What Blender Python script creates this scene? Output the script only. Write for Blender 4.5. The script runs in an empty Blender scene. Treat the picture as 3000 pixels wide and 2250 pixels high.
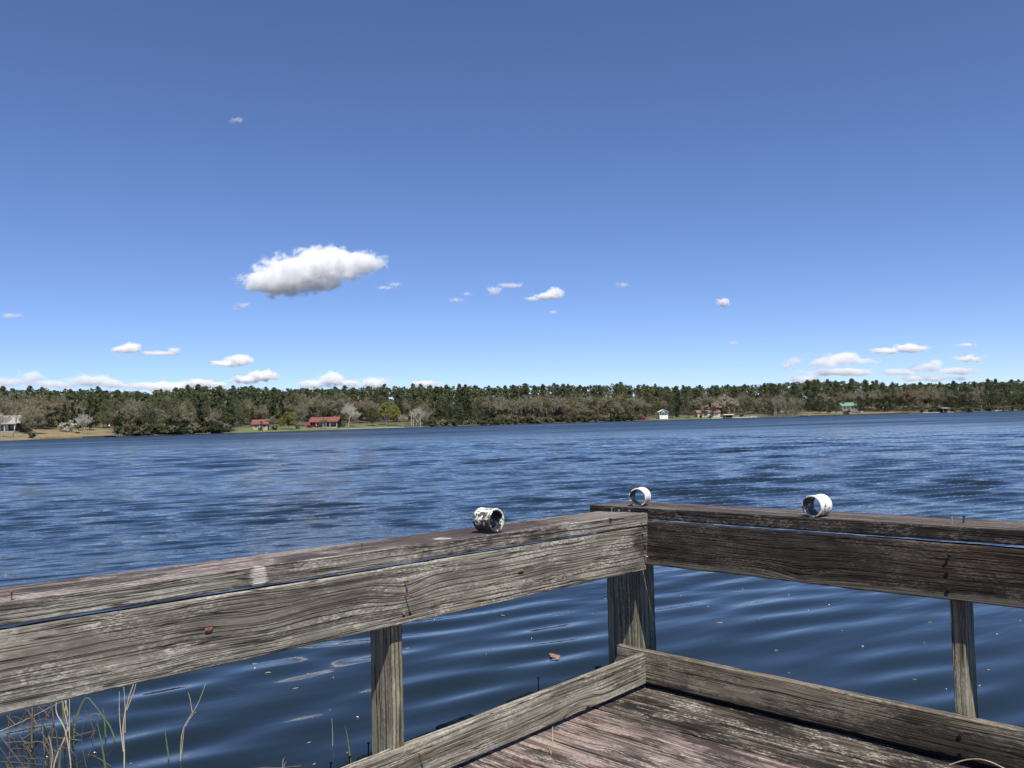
import bpy, math, random
import numpy as np
from mathutils import Vector, Matrix, noise as mnoise
random.seed(7); rng = np.random.default_rng(7)
S = bpy.context.scene; C = S.collection
# ---------------------------------------------------------------- camera
EYE = 1.93
cd = bpy.data.cameras.new('camera'); cam = bpy.data.objects.new('camera', cd); C.objects.link(cam)
cd.sensor_width = 36; cd.lens = 36*2427/3000; cd.clip_start = 0.05; cd.clip_end = 60000
ROLL, PITCH = math.radians(1.478), math.radians(2.559)
cam.matrix_world = Matrix.Translation((0,0,EYE)) @ Matrix.Rotation(math.pi/2+PITCH, 4, 'X') @ Matrix.Rotation(-ROLL, 4, 'Z')
S.camera = cam
# ---------------------------------------------------------------- sun and sky
UA, VA = math.radians(-44), math.radians(226)          # the two directions of the dock, u (right rail) and v (left rail)
U = Vector((math.cos(UA), math.sin(UA), 0)); V = Vector((math.cos(VA), math.sin(VA), 0))
SUN = (U*0.53 + V*0.30 + Vector((0,0,1))).normalized()
sl = bpy.data.lights.new('sun', 'SUN'); so = bpy.data.objects.new('sun', sl); C.objects.link(so)
sl.energy = 4.8; sl.angle = math.radians(0.5); sl.color = (1, .955, .88)
so.rotation_euler = SUN.to_track_quat('Z', 'Y').to_euler(); so.location = (0,0,40)
W = bpy.data.worlds.new('World'); S.world = W; W.use_nodes = True
wt = W.node_tree; bg = wt.nodes['Background']
sky = wt.nodes.new('ShaderNodeTexSky'); sky.sky_type = 'NISHITA'; sky.sun_disc = False
sky.sun_elevation = math.asin(SUN.z); sky.sun_rotation = math.atan2(SUN.x, SUN.y)
sky.altitude = 0; sky.air_density = .7; sky.dust_density = 0.0; sky.ozone_density = 6.0
tint = wt.nodes.new('ShaderNodeMix'); tint.data_type = 'RGBA'; tint.blend_type = 'MULTIPLY'; tint.inputs[0].default_value = 1
tint.inputs[7].default_value = (1.02, .99, 1.12, 1)
wt.links.new(sky.outputs[0], tint.inputs[6]); wt.links.new(tint.outputs[2], bg.inputs[0]); bg.inputs[1].default_value = 0.098
S.view_settings.view_transform = 'Standard'; S.view_settings.look = 'None'
S.view_settings.exposure = 0.35; S.view_settings.gamma = 1
S.cycles.volume_bounces = 20; S.cycles.max_bounces = 24; S.cycles.diffuse_bounces = 4; S.cycles.glossy_bounces = 4; S.cycles.transparent_max_bounces = 16
S.cycles.caustics_reflective = False
# ---------------------------------------------------------------- helpers
def px_dir(px, py=None):
    return math.atan2((px-1500)/2427, 1)                # angle right of straight ahead
def tag(o, label=None, cat=None, group=None, kind=None):
    if label: o['label'] = label
    if cat: o['category'] = cat
    if group: o['group'] = group
    if kind: o['kind'] = kind
    return o
def empty(name, loc=(0,0,0), rz=0):
    o = bpy.data.objects.new(name, None); C.objects.link(o); o.location = loc; o.rotation_euler = (0,0,rz)
    o.empty_display_size = .1; return o
def link(name, me, parent=None, mat=None):
    o = bpy.data.objects.new(name, me); C.objects.link(o)
    if mat and not me.materials: me.materials.append(mat)
    if parent: o.parent = parent
    return o
def mesh_np(name, v, f, smooth=False):
    v = np.asarray(v, dtype=np.float32).reshape(-1,3); f = np.asarray(f, dtype=np.int32); k = f.shape[1]
    me = bpy.data.meshes.new(name); me.vertices.add(len(v)); me.vertices.foreach_set('co', v.ravel())
    me.loops.add(f.size); me.loops.foreach_set('vertex_index', f.ravel())
    me.polygons.add(len(f)); me.polygons.foreach_set('loop_start', np.arange(0, f.size, k, dtype=np.int32))
    me.polygons.foreach_set('loop_total', np.full(len(f), k, dtype=np.int32))
    if smooth: me.polygons.foreach_set('use_smooth', np.ones(len(f), dtype=bool))
    me.update(calc_edges=True); me.validate(); return me
class MB:
    """collects verts and faces of one mesh"""
    def __init__(s): s.v = []; s.f = []
    def add(s, vs, fs):
        n = len(s.v); s.v += [tuple(p) for p in vs]; s.f += [tuple(i+n for i in f) for f in fs]
    def box(s, x0, x1, y0, y1, z0, z1):
        s.add([(x0,y0,z0),(x1,y0,z0),(x1,y1,z0),(x0,y1,z0),(x0,y0,z1),(x1,y0,z1),(x1,y1,z1),(x0,y1,z1)],
              [(0,3,2,1),(4,5,6,7),(0,1,5,4),(1,2,6,5),(2,3,7,6),(3,0,4,7)])
    def tube(s, pts, rad, n=6, cap=True):
        pts = [Vector(p) for p in pts]; rad = rad if hasattr(rad, '__len__') else [rad]*len(pts)
        base = len(s.v); t0 = (pts[1]-pts[0]).normalized(); a = t0.orthogonal().normalized()
        for i, p in enumerate(pts):
            t = (pts[min(i+1,len(pts)-1)]-pts[max(i-1,0)]).normalized()
            a = (a - t*a.dot(t)).normalized(); b = t.cross(a)
            for k in range(n):
                an = 2*math.pi*k/n; s.v.append(tuple(p + (a*math.cos(an)+b*math.sin(an))*rad[i]))
        for i in range(len(pts)-1):
            for k in range(n):
                s.f.append((base+i*n+k, base+i*n+(k+1)%n, base+(i+1)*n+(k+1)%n, base+(i+1)*n+k))
        if cap:
            s.f.append(tuple(base+k for k in range(n))[::-1]); s.f.append(tuple(base+(len(pts)-1)*n+k for k in range(n)))
    def mesh(s, name, smooth=False):
        me = bpy.data.meshes.new(name); me.from_pydata(s.v, [], s.f); me.update()
        if smooth: me.polygons.foreach_set('use_smooth', [True]*len(me.polygons))
        return me
    def build(s, name, mat, parent=None, smooth=False): return link(name, s.mesh(name, smooth), parent, mat)
class NT:
    """short node writing"""
    def __init__(s, name):
        s.m = bpy.data.materials.new(name); s.m.use_nodes = True; s.t = s.m.node_tree
        s.b = s.t.nodes.get('Principled BSDF'); s.out = s.t.nodes.get('Material Output')
    def n(s, typ, **kw):
        nd = s.t.nodes.new(typ)
        for k, val in kw.items():
            if k.startswith('i_'):
                key = k[2:]; key = int(key) if key.isdigit() else key.replace('_', ' ')
                if hasattr(val, 'is_output'): s.t.links.new(val, nd.inputs[key])
                else: nd.inputs[key].default_value = val
            else: setattr(nd, k, val)
        return nd
    def M(s, op, a, b=None, c=None, clamp=False):
        nd = s.t.nodes.new('ShaderNodeMath'); nd.operation = op; nd.use_clamp = clamp
        for i, x in enumerate((a, b, c)):
            if x is None: continue
            if hasattr(x, 'is_output'): s.t.links.new(x, nd.inputs[i])
            else: nd.inputs[i].default_value = x
        return nd.outputs[0]
    def ss(s, x, lo, hi, t0=0, t1=1):
        nd = s.t.nodes.new('ShaderNodeMapRange'); nd.interpolation_type = 'SMOOTHSTEP'
        s.t.links.new(x, nd.inputs[0])
        for i, q in enumerate((lo, hi, t0, t1)): nd.inputs[i+1].default_value = q
        return nd.outputs[0]
    def noise(s, vec, scale, detail=2, rough=.5, dist=0):
        nd = s.n('ShaderNodeTexNoise'); s.t.links.new(vec, nd.inputs['Vector'])
        nd.inputs['Scale'].default_value = scale; nd.inputs['Detail'].default_value = detail
        nd.inputs['Roughness'].default_value = rough; nd.inputs['Distortion'].default_value = dist
        return nd.outputs[0]
    def mapv(s, vec, scale=(1,1,1), loc=(0,0,0), rot=(0,0,0)):
        nd = s.n('ShaderNodeMapping'); s.t.links.new(vec, nd.inputs[0])
        nd.inputs['Location'].default_value = loc; nd.inputs['Rotation'].default_value = rot; nd.inputs['Scale'].default_value = scale
        return nd.outputs[0]
    def mix(s, fac, a, b, typ='MIX'):
        nd = s.n('ShaderNodeMix', data_type='RGBA', blend_type=typ)
        for i, x in ((0, fac), (6, a), (7, b)):
            if hasattr(x, 'is_output'): s.t.links.new(x, nd.inputs[i])
            else: nd.inputs[i].default_value = x if i == 0 else (*x, 1)
        return nd.outputs[2]
    def comb(s, x, y, z):
        nd = s.n('ShaderNodeCombineXYZ')
        for i, q in enumerate((x, y, z)):
            if hasattr(q, 'is_output'): s.t.links.new(q, nd.inputs[i])
            else: nd.inputs[i].default_value = q
        return nd.outputs[0]
    def sep(s, vec):
        nd = s.n('ShaderNodeSeparateXYZ'); s.t.links.new(vec, nd.inputs[0]); return nd.outputs
    def set(s, key, x):
        if hasattr(x, 'is_output'): s.t.links.new(x, s.b.inputs[key])
        else: s.b.inputs[key].default_value = (*x, 1) if isinstance(x, tuple) and len(x) == 3 else x
    def bump(s, h, dist=1.0, strength=1.0):
        nd = s.n('ShaderNodeBump'); nd.inputs['Distance'].default_value = dist; nd.inputs['Strength'].default_value = strength
        s.t.links.new(h, nd.inputs['Height']); s.t.links.new(nd.outputs[0], s.b.inputs['Normal'])
def plain(name, col, rough=.8, var=.15, scale=2.0, metal=0.0):
    t = NT(name); co = t.n('ShaderNodeTexCoord').outputs['Object']
    f = t.noise(co, scale, 4, .6)
    a = tuple(c*(1-var) for c in col); b = tuple(min(1, c*(1+var)) for c in col)
    t.set('Base Color', t.mix(t.ss(f, .3, .7), a, b)); t.set('Roughness', rough); t.set('Metallic', metal); return t.m
# ---------------------------------------------------------------- water
def water_mat():
    t = NT('water'); P = t.n('ShaderNodeTexCoord').outputs['Object']
    x, y, z = t.sep(P)
    d = t.M('SQRT', t.M('ADD', t.M('MULTIPLY', x, x), t.M('MULTIPLY', y, y)))
    rot = (0, 0, math.radians(-30))
    # long smooth ripples running under the dock
    q = t.mapv(P, (1,1,1), rot=rot)
    warp = t.noise(t.mapv(q, (.35,.8,1)), 1.0, 2, .5)
    qx, qy, qz = t.sep(q)
    ph = t.M('ADD', t.M('MULTIPLY', qy, 2*math.pi/.78), t.M('MULTIPLY', warp, 14.0))
    amp = t.ss(t.noise(t.mapv(q, (.5,1.0,1), loc=(3,8,0)), .9, 1), .3, .75, .15, 1.0)
    swell = t.M('MULTIPLY', t.M('MULTIPLY', t.M('SINE', ph), amp), .0085)
    n1 = t.noise(t.mapv(q, (.5,2.0,1)), 1.1, 2, .5)
    near = t.M('MULTIPLY', n1, .012)
    # wind chop over the open lake
    q2 = t.mapv(P, (1,1,1), rot=(0,0,math.radians(-24)))
    c1 = t.noise(t.mapv(q2, (.55,2.1,1)), 1.0, 3, .55, .3)
    c2 = t.noise(t.mapv(q2, (1.0,3.0,1), loc=(5,2,0)), 2.6, 3, .6)
    c3 = t.noise(t.mapv(q2, (.16,.55,1), loc=(1,7,0)), 1.0, 2, .5)
    c4 = t.noise(t.mapv(q2, (.05,.18,1), loc=(3,1,0)), 1.0, 3, .6)
    gust = t.ss(t.noise(t.mapv(q2, (.010,.05,1)), 1.0, 3, .6), .3, .7, .55, 1.15)
    chop = t.M('ADD', t.M('ADD', t.M('MULTIPLY', c1, .022), t.M('MULTIPLY', c2, .022)), t.M('ADD', t.M('MULTIPLY', t.M('MULTIPLY', c3, .36), t.ss(d, 28, 75)), t.M('MULTIPLY', t.M('MULTIPLY', c4, .9), t.ss(d, 60, 160))))
    k = t.ss(t.M('ADD', d, t.M('MULTIPLY', t.noise(P, .3, 2), 5)), 8, 20)
    h = t.M('ADD', near, t.M('MULTIPLY', t.M('MULTIPLY', chop, k), gust))
    t.set('Base Color', (.010, .018, .022)); t.set('Roughness', t.M('ADD', t.ss(d, 6, 40, .03, .06), t.M('ADD', t.ss(d, 40, 190, 0, .27), t.M('MULTIPLY', t.M('SUBTRACT', gust, .85), t.ss(d, 40, 190, 0, .35))))); t.set('IOR', 1.333)
    t.bump(h); return t.m
MW = water_mat()
# the surface itself: real waves out to 160 m, flat beyond
fine = np.radians(np.arange(-48, 48.01, .125)); coarse = np.radians(np.arange(54, 307, 6))
th = np.concatenate([fine, coarse]); nf = len(th)
rr = [1.2]
while rr[-1] < 160: rr.append(rr[-1]*1.0062+.004)
rr = np.array(rr+[190,240,320,450,700,1100,1800,3000.])
TH, RR = np.meshgrid(th, rr); X = np.sin(TH)*RR; Y = np.cos(TH)*RR
step = RR*.0062+.004
wr = np.random.default_rng(11)
def sm(x, a, b): q = np.clip((x-a)/(b-a), 0, 1); return q*q*(3-2*q)
def vnoise(x, y, seed):                                    # slow wobble between 0 and 1
    g = np.random.default_rng(seed); z = 0
    for k in range(7): a = g.uniform(0, 6.28); f = g.uniform(.6, 1.6); z = z+np.sin((x*math.cos(a)+y*math.sin(a))*f+g.uniform(0, 6.28))
    return .5+z/9
H = np.zeros_like(X)
GU = .6+.8*vnoise(X*.10, Y*.22, 9); DX = np.zeros_like(X); DY = np.zeros_like(X)
openw = sm(RR+4*(vnoise(X*.35, Y*.35, 5)-.5), 8.5, 22)
for k in range(190):
    lam = math.exp(wr.uniform(math.log(.16), math.log(1.9))); az = math.radians(110+wr.normal(0, 10 if lam > .5 else 16)); K = 2*math.pi/lam
    slope = .0265 if lam > .6 else .0185
    ph = K*(X*math.cos(az)+Y*math.sin(az))+wr.uniform(0, 6.28); A = sm(lam/step, 2.0, 3.6)*slope/K*openw*GU*(1 if lam < .55 else sm(RR, 20*lam-6, 34*lam))
    H += A*np.sin(ph); DX += A*np.cos(ph)*math.cos(az); DY += A*np.cos(ph)*math.sin(az)
for k in range(16):                                         # long smooth ripples close to the dock
    lam = wr.uniform(.42, .85); az = math.radians(119+wr.normal(0, 11)); K = 2*math.pi/lam
    H += .021/K*np.sin(K*(X*math.cos(az)+Y*math.sin(az))+wr.uniform(0, 6.28))*(1-.55*openw)*sm(lam/step, 2.2, 4.5)
for k in range(10):
    lam = wr.uniform(1.5, 3.0); az = math.radians(115+wr.normal(0, 14)); K = 2*math.pi/lam
    H += .006/K*np.sin(K*(X*math.cos(az)+Y*math.sin(az))+wr.uniform(0, 6.28))*sm(lam/step, 2.2, 4.5)
v = np.stack([X+1.5*DX, Y+1.5*DY, H], 2).reshape(-1,3); nr = len(rr)
ii, jj = np.meshgrid(np.arange(nr-1), np.arange(nf), indexing='ij'); j2 = (jj+1)%nf
f = np.stack([ii*nf+jj, ii*nf+j2, (ii+1)*nf+j2, (ii+1)*nf+jj], 2).reshape(-1,4)[:, ::-1]
me = mesh_np('water', v, f, True)
o = tag(link('water', me, None, MW), kind='structure')
if me.polygons[5].normal.z < 0: me.flip_normals()
def wz(x, y):
    """height of the water surface"""
    r = math.hypot(x, y); i = min(len(rr)-1, int(np.searchsorted(rr, r))); j = int(np.argmin(np.abs(fine-math.atan2(x, y)))); return float(H[i, j])
# ---------------------------------------------------------------- clouds: bodies of vapour far away over the lake
def cloud(px, py, lobes, dens, label, seed, wispy=0.0, D=None, group=None):
    wispy += .22 if seed > 1 else .08
    el = (1233.5-.0258*(px-1500)-py)/2427; D = D or min(9000, 900/max(el, .05)); a = px_dir(px)
    D *= 1; s = D/math.cos(a)/2427*math.cos(a)
    s = D/2427.                                              # metres for one pixel of the photo, straight ahead plane
    xs = [l[0] for l in lobes]; 
    t = NT('cloud_vapour'); nt = t.t; nt.nodes.remove(t.b)
    P = t.n('ShaderNodeTexCoord').outputs['Object']
    X, Y, Z = t.sep(P)
    ext = [0,0,0,0]; body = None
    for dx, dy, rx, ry in lobes:
        ext = [min(ext[0], dx-rx*1.25), max(ext[1], dx+rx*1.25), min(ext[2], -dy-ry*1.35), max(ext[3], -dy+ry*1.35)]
        rd = (rx*ry)**.5*1.1
        e = t.M('ADD', t.M('ADD', t.M('POWER', t.M('ABSOLUTE', t.M('MULTIPLY', t.M('SUBTRACT', X, dx*s), 1/(rx*s))), 2), t.M('POWER', t.M('ABSOLUTE', t.M('MULTIPLY', Y, 1/(rd*s))), 2)),
                t.M('POWER', t.M('ABSOLUTE', t.M('MULTIPLY', t.M('ADD', Z, dy*s), 1/(ry*s))), 2))
        e = t.M('SUBTRACT', 1, t.M('SQRT', e))
        body = e if body is None else t.M('SMOOTH_MAX', body, e, .15)
    R = max(max(l[2] for l in lobes), 20)*s
    q = t.mapv(P, (1,1,1.35), loc=(seed*137.1, seed*31.7, 0))
    n = t.noise(q, (3.4 if seed == 1 else 2.4)/R, 9, .64)
    f = t.M('ADD', body, t.M('MULTIPLY', t.M('SUBTRACT', n, .5), 2.0+wispy*1.6+(.3 if seed == 1 else 0)))
    dd = t.M('MULTIPLY', t.ss(f, .02+wispy*.15, .30+wispy*.7), dens/(min(max(l[3] for l in lobes), 60)*s)*(1 if seed == 1 else .75))
    pv = t.n('ShaderNodeVolumePrincipled'); pv.inputs['Color'].default_value = (1,1,1,1); pv.inputs['Anisotropy'].default_value = -0.1
    nt.links.new(dd, pv.inputs['Density']); nt.links.new(pv.outputs[0], t.out.inputs['Volume'])
    m = MB(); dep = max((l[2]*l[3])**.5 for l in lobes)*1.4*s
    m.box(ext[0]*s, ext[1]*s, -dep, dep, ext[2]*s, ext[3]*s)
    o = m.build('cloud', t.m)
    o.location = (math.tan(a)*D, D, EYE + el*D*1.0)
    o.rotation_euler = (0, ROLL, 0)
    tag(o, label, 'cloud', group)
    return o



cloud(915, 795, [(-105,30,105,42),(-40,6,120,58),(40,-22,115,52),(50,22,60,34),(130,-28,90,36),(180,-22,45,20)], 3.4, 'large bright white cloud with a grey underside, biggest in the sky', 1)
cloud(1612, 862, [(0,4,44,13),(22,-6,26,18),(-44,12,30,7)], 2.6, 'small white cloud with a pointed top right of the thin streaks', 2)
cloud(1485, 842, [(-30,8,28,18),(20,-8,48,9)], 1.2, 'slanting thin cloud streak left of the small pointed cloud', 3, .4)
cloud(1355, 868, [(-12,9,30,8),(20,-8,24,6)], .6, 'faint slanting wisp left of the two small central clouds', 4, .6)
cloud(1148, 835, [(-12,6,30,6),(14,-4,22,7)], .7, 'thin grey wisp just right of the largest cloud', 5, .5)
cloud(714, 893, [(0,0,28,10),(-24,8,14,6)], .6, 'faint grey puff under the left end of the largest cloud', 6, .5)
cloud(703, 337, [(0,0,24,8),(-12,5,18,5)], .45, 'tiny faint wisp high in the blue, above all other clouds', 7, .6)
cloud(2128, 885, [(0,0,22,15)], 3, 'tiny bright puff right of centre in the clear sky', 8, .2)
cloud(2153, 1005, [(0,0,18,8)], .6, 'tiny faint puff low right of centre', 9, .5)
cloud(1834, 832, [(0,0,26,10)], .6, 'barely visible wisp right of the pointed cloud', 10, .6)
cloud(1626, 914, [(0,0,16,7)], .8, 'speck of cloud under the pointed little cloud', 11, .5)
cloud(30, 924, [(0,0,48,9)], .6, 'thin cloud streak at the left picture edge', 12, .5)
cloud(375, 1021, [(-4,2,46,13),(12,-4,28,14)], 2.6, 'small white cloud over the left woods, left one of a joined pair', 13)
cloud(468, 1030, [(0,4,58,8),(42,-4,24,9)], 1.5, 'flat pale cloud joined to the right of a small white one', 14, .3)
cloud(690, 1057, [(-24,8,60,11),(14,-3,46,17)], 2.4, 'small white cloud below the largest cloud', 15)
cloud(95, 1110, [(-80,10,70,18),(-4,-4,40,26),(30,12,60,14),(-200,4,90,30)], 1.6, 'bank of white cloud at the left edge just over the trees', 16, .2)
cloud(285, 1118, [(-110,12,60,14),(-20,-2,80,22),(40,6,70,14),(110,12,80,13)], 1.6, 'long white cloud bank over the left woods', 17, .2)
cloud(560, 1120, [(-70,14,90,16),(20,4,60,17),(70,8,40,12)], 2, 'white cloud touching the tree line left of centre', 18, .1)
cloud(745, 1104, [(-24,8,50,14),(26,-3,48,17)], 3, 'bright low cloud peak right of the long bank', 19)
cloud(965, 1114, [(-50,12,50,14),(6,-2,46,24),(60,10,40,12)], 2.6, 'rounded white cloud rising over the woods behind the red roofs', 20)
cloud(1095, 1122, [(0,0,50,20)], 2.5, 'low white cloud right of the rounded one', 21, .2)
cloud(1245, 1126, [(0,0,60,12)], 2, 'sliver of cloud showing through the tree tops', 22, .2)
cloud(2470, 1060, [(-50,2,60,18),(10,-10,70,22),(70,-2,46,16),(0,30,130,12)], 1.7, 'wide heaped white cloud over the right woods', 23, .15)
cloud(2330, 1058, [(0,0,30,15),(-22,14,26,14)], .9, 'small soft puff left of the wide heaped cloud', 24, .3)
cloud(2640, 1022, [(-44,6,46,10),(30,-3,62,14)], 2.2, 'white cloud floating above the right heaps', 25, .1)
cloud(2720, 1085, [(-80,6,50,13),(-6,-8,50,18),(30,-24,26,14),(80,2,70,13),(0,24,130,10)], 1.5, 'low heaped white cloud right of the wide one', 26, .2)
cloud(2845, 1050, [(0,0,50,11)], 1.8, 'thin flat cloud near the right picture edge, lower one', 27, .3)
cloud(2834, 1011, [(0,0,30,8)], 1.2, 'tiny thin cloud near the right picture edge, upper one', 28, .3)
cloud(2360, 1112, [(0,0,60,14),(30,-10,26,12)], 1.2, 'small cloud peeking over the trees by the faded pink roof', 29, .2)
# ---------------------------------------------------------------- the dock
# dock frame: u runs along the right rail, v along the left rail (towards the viewer), origin at the inner corner of the rails
DOCK = Vector((0.7313, 4.5921, 0))
def D(u, v, z): return DOCK + U*u + V*v + Vector((0,0,EYE+z))      # z is measured from eye height
def wood(name, dark, mid, pale, blotch=.5, lichen=.4, knots=(), ring=70., grey=0.0, patch=(), seed=0, warm=None, dirt=.5, gr=1.0, dth=.50, side=None, bendy=.035):
    """weathered board: x runs along the grain. dark grooves, pale ridges, lichen specks; patch = tinted areas (x, y, rx, ry, colour, strength)"""
    t = NT(name); co = t.n('ShaderNodeTexCoord').outputs['Object']; info = t.n('ShaderNodeObjectInfo').outputs['Random']
    P = t.n('ShaderNodeVectorMath', operation='ADD', i_0=co); t.t.links.new(t.comb(t.M('MULTIPLY', info, 37.0), 0, 0), P.inputs[1]); P = P.outputs[0]
    x, y, z = t.sep(P); ox, oy, oz = t.sep(co)
    g = t.M('ADD', y, t.M('MULTIPLY', z, 1.0))
    bend = t.noise(t.mapv(P, (1.3,3,3), loc=(seed,0,0)), 1.0, 2, .5)
    g = t.M('ADD', g, t.M('MULTIPLY', t.M('SUBTRACT', bend, .5), bendy))
    kd = None
    for kx, ky, sx, sy, a in knots:
        e = t.M('ADD', t.M('POWER', t.M('ABSOLUTE', t.M('MULTIPLY', t.M('SUBTRACT', ox, kx), 1/sx)), 2), t.M('POWER', t.M('ABSOLUTE', t.M('MULTIPLY', t.M('SUBTRACT', t.M('ADD', oy, oz), ky), 1/sy)), 2))
        g = t.M('ADD', g, t.M('MULTIPLY', t.M('EXPONENT', t.M('MULTIPLY', e, -1)), a))
    gv = t.comb(t.M('MULTIPLY', x, .9), g, 0)
    w = t.noise(t.mapv(gv, (1.0, ring, 1)), 1.0, 3, .55)                  # growth rings, uneven spacing
    fine = t.noise(t.mapv(gv, (6, 330, 1)), 1.0, 2, .6)
    crack = t.noise(t.mapv(gv, (.7, 26, 1), loc=(9,4,0)), 1.0, 3, .6)
    groove = t.ss(w, .36, .52)                                            # 0 in the groove, 1 on the ridge
    cr = t.ss(t.M('ABSOLUTE', t.M('SUBTRACT', crack, .5)), .0, .018)
    big = t.noise(t.mapv(P, (2.2, 9, 9), loc=(3+seed,0,0)), 1.0, 4, .62)
    spk = t.noise(t.mapv(P, (55, 170, 170)), 1.0, 3, .65)
    lic = t.noise(t.mapv(P, (4.5, 13, 13), loc=(0,7+seed,2)), 1.0, 4, .7)
    col = t.mix(t.ss(big, .35, .65), tuple(c*(1-.45*blotch) for c in mid), tuple(min(1,c*(1+.35*blotch)) for c in mid))
    if warm: col = t.mix(t.M('MULTIPLY', t.ss(t.noise(t.mapv(P, (1.5, 6, 6), loc=(1,2+seed,0)), 1.0, 3, .6), .48, .66), .8), col, warm)
    if side:                                                 # the narrow faces of the board have a colour of their own
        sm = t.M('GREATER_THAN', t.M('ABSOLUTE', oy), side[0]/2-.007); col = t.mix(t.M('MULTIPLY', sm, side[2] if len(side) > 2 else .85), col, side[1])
    col = t.mix(t.M('MULTIPLY', t.M('SUBTRACT', 1, groove), .75*gr), col, dark)
    col = t.mix(t.M('MULTIPLY', t.ss(fine, .55, .75), .35), col, pale)
    lm = t.M('MULTIPLY', t.M('MULTIPLY', t.ss(lic, .41, .60), t.ss(spk, .46, .58)), t.M('ADD', .25, t.M('MULTIPLY', groove, .75)))
    col = t.mix(t.M('MULTIPLY', lm, lichen), col, pale)
    dn = t.noise(t.mapv(P, (3.2, 11, 11), loc=(6,1+seed,5)), 1.0, 5, .7)
    col = t.mix(t.M('MULTIPLY', t.ss(dn, dth, dth+.14), dirt), col, dark)
    for px_, py_, rx, ry, pc, st in patch:
        e = t.M('SQRT', t.M('ADD', t.M('POWER', t.M('ABSOLUTE', t.M('MULTIPLY', t.M('SUBTRACT', ox, px_), 1/rx)), 2), t.M('POWER', t.M('ABSOLUTE', t.M('MULTIPLY', t.M('SUBTRACT', t.M('ADD', oy, oz), py_), 1/ry)), 2)))
        e = t.M('ADD', e, t.M('MULTIPLY', t.M('SUBTRACT', t.noise(t.mapv(P, (26,80,80)), 1.0, 5, .7), .5), 1.6))
        col = t.mix(t.M('MULTIPLY', t.M('SUBTRACT', 1, t.ss(e, .55, 1.05)), st), col, pc)
    col = t.mix(t.M('MULTIPLY', t.M('SUBTRACT', 1, cr), .85), col, tuple(c*.25 for c in dark))
    t.set('Base Color', col); t.set('Roughness', .86); t.set('Specular IOR Level', .25)
    h = t.M('ADD', t.M('MULTIPLY', groove, .0030), t.M('ADD', t.M('MULTIPLY', fine, .0009), t.M('MULTIPLY', cr, .004)))
    h = t.M('ADD', h, t.M('MULTIPLY', spk, .0007))
    t.bump(h, 1.0, 1.0); return t.m
def board(name, A, B, up, w, th, mat, seed=0, wob=.0022, off=None, ends=((0,0),(0,0)), n=None, parent=None):
    """a plank from A to B (centre line); up = direction of its width w; the ends may be cut aslant (dx at -w/2, dx at +w/2)"""
    A, B = Vector(A), Vector(B); X = (B-A); L = X.length; X.normalize(); Zl = X.cross(Vector(up)).normalized(); Y = Zl.cross(X).normalized()
    n = n or max(6, int(L/.03)); r = min(.005, th*.2); ny = max(2, int(w/.03))
    prof = []
    ys = np.linspace(-w/2+r, w/2-r, ny+1)
    for y in ys: prof.append((y, -th/2))
    prof.append((w/2-r*.3, -th/2+r*.3))
    for z in np.linspace(-th/2+r, th/2-r, 3): prof.append((w/2, z))
    prof.append((w/2-r*.3, th/2-r*.3))
    for y in ys[::-1]: prof.append((y, th/2))
    prof.append((-w/2+r*.3, th/2-r*.3))
    for z in np.linspace(th/2-r, -th/2+r, 3): prof.append((-w/2, z))
    prof.append((-w/2+r*.3, -th/2+r*.3))
    k = len(prof); vs = []
    for i in range(n+1):
        f = i/n
        for (y, z) in prof:
            yy = (y+w/2)/w
            xa = ends[0][0]*(1-yy)+ends[0][1]*yy; xb = L + ends[1][0]*(1-yy)+ends[1][1]*yy
            x = xa+(xb-xa)*f
            e1 = mnoise.noise(Vector((x*3.1+seed*9, y*4, z*9+seed)))+.5*mnoise.noise(Vector((x*17+seed*5, y*25, z*25)))
            e2 = mnoise.noise(Vector((x*2.3+seed*3, y*6+7, z*9)))+.6*mnoise.noise(Vector((x*14, y*30+seed, z*9)))
            e3 = mnoise.noise(Vector((x*46+seed, y*60, z*60)))
            edge = 1.0 if abs(abs(y)-w/2) < .006 else .4
            nk = -.007*max(0, mnoise.noise(Vector((x*11+seed*7, (y > 0)*9, z*40+seed)))-.42)/.3*(1 if y > 0 else -1)*(edge == 1.0); vs.append((x + (.004*e3 if i in (0,n) else 0), y+nk+wob*e1*(1 if abs(y) > w/2-.02 else .3)+wob*.35*e3*edge, z+wob*.8*e2+wob*.25*e3*edge))
    fs = [(i*k+j, (i+1)*k+j, (i+1)*k+(j+1)%k, i*k+(j+1)%k) for i in range(n) for j in range(k)]
    me = bpy.data.meshes.new(name); me.from_pydata(vs, [], fs+[tuple(range(k)), tuple(n*k+j for j in range(k))[::-1]]); me.update()
    o = link(name, me, parent, mat)
    M = Matrix((X, Y, Zl)).transposed().to_4x4(); M.translation = A; o.matrix_world = M
    return o
GRN = (.075,.075,.060)
W_RAIL = wood('wood_left_rail', (.038,.032,.026), (.235,.210,.168), (.60,.565,.47),   .65, .7, knots=((2.9,.03,.13,.06,.030),(2.25,.03,.16,.05,.018)), ring=125, seed=1, dirt=.35,
              patch=((4.53,.055,.09,.075,(.030,.024,.022),.8),(4.28,-.085,.12,.03,(.34,.30,.25),.5),(2.1,.05,.8,.07,(.070,.058,.054),.45),(1.9,-.06,.9,.05,(.24,.225,.195),.3)))
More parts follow.
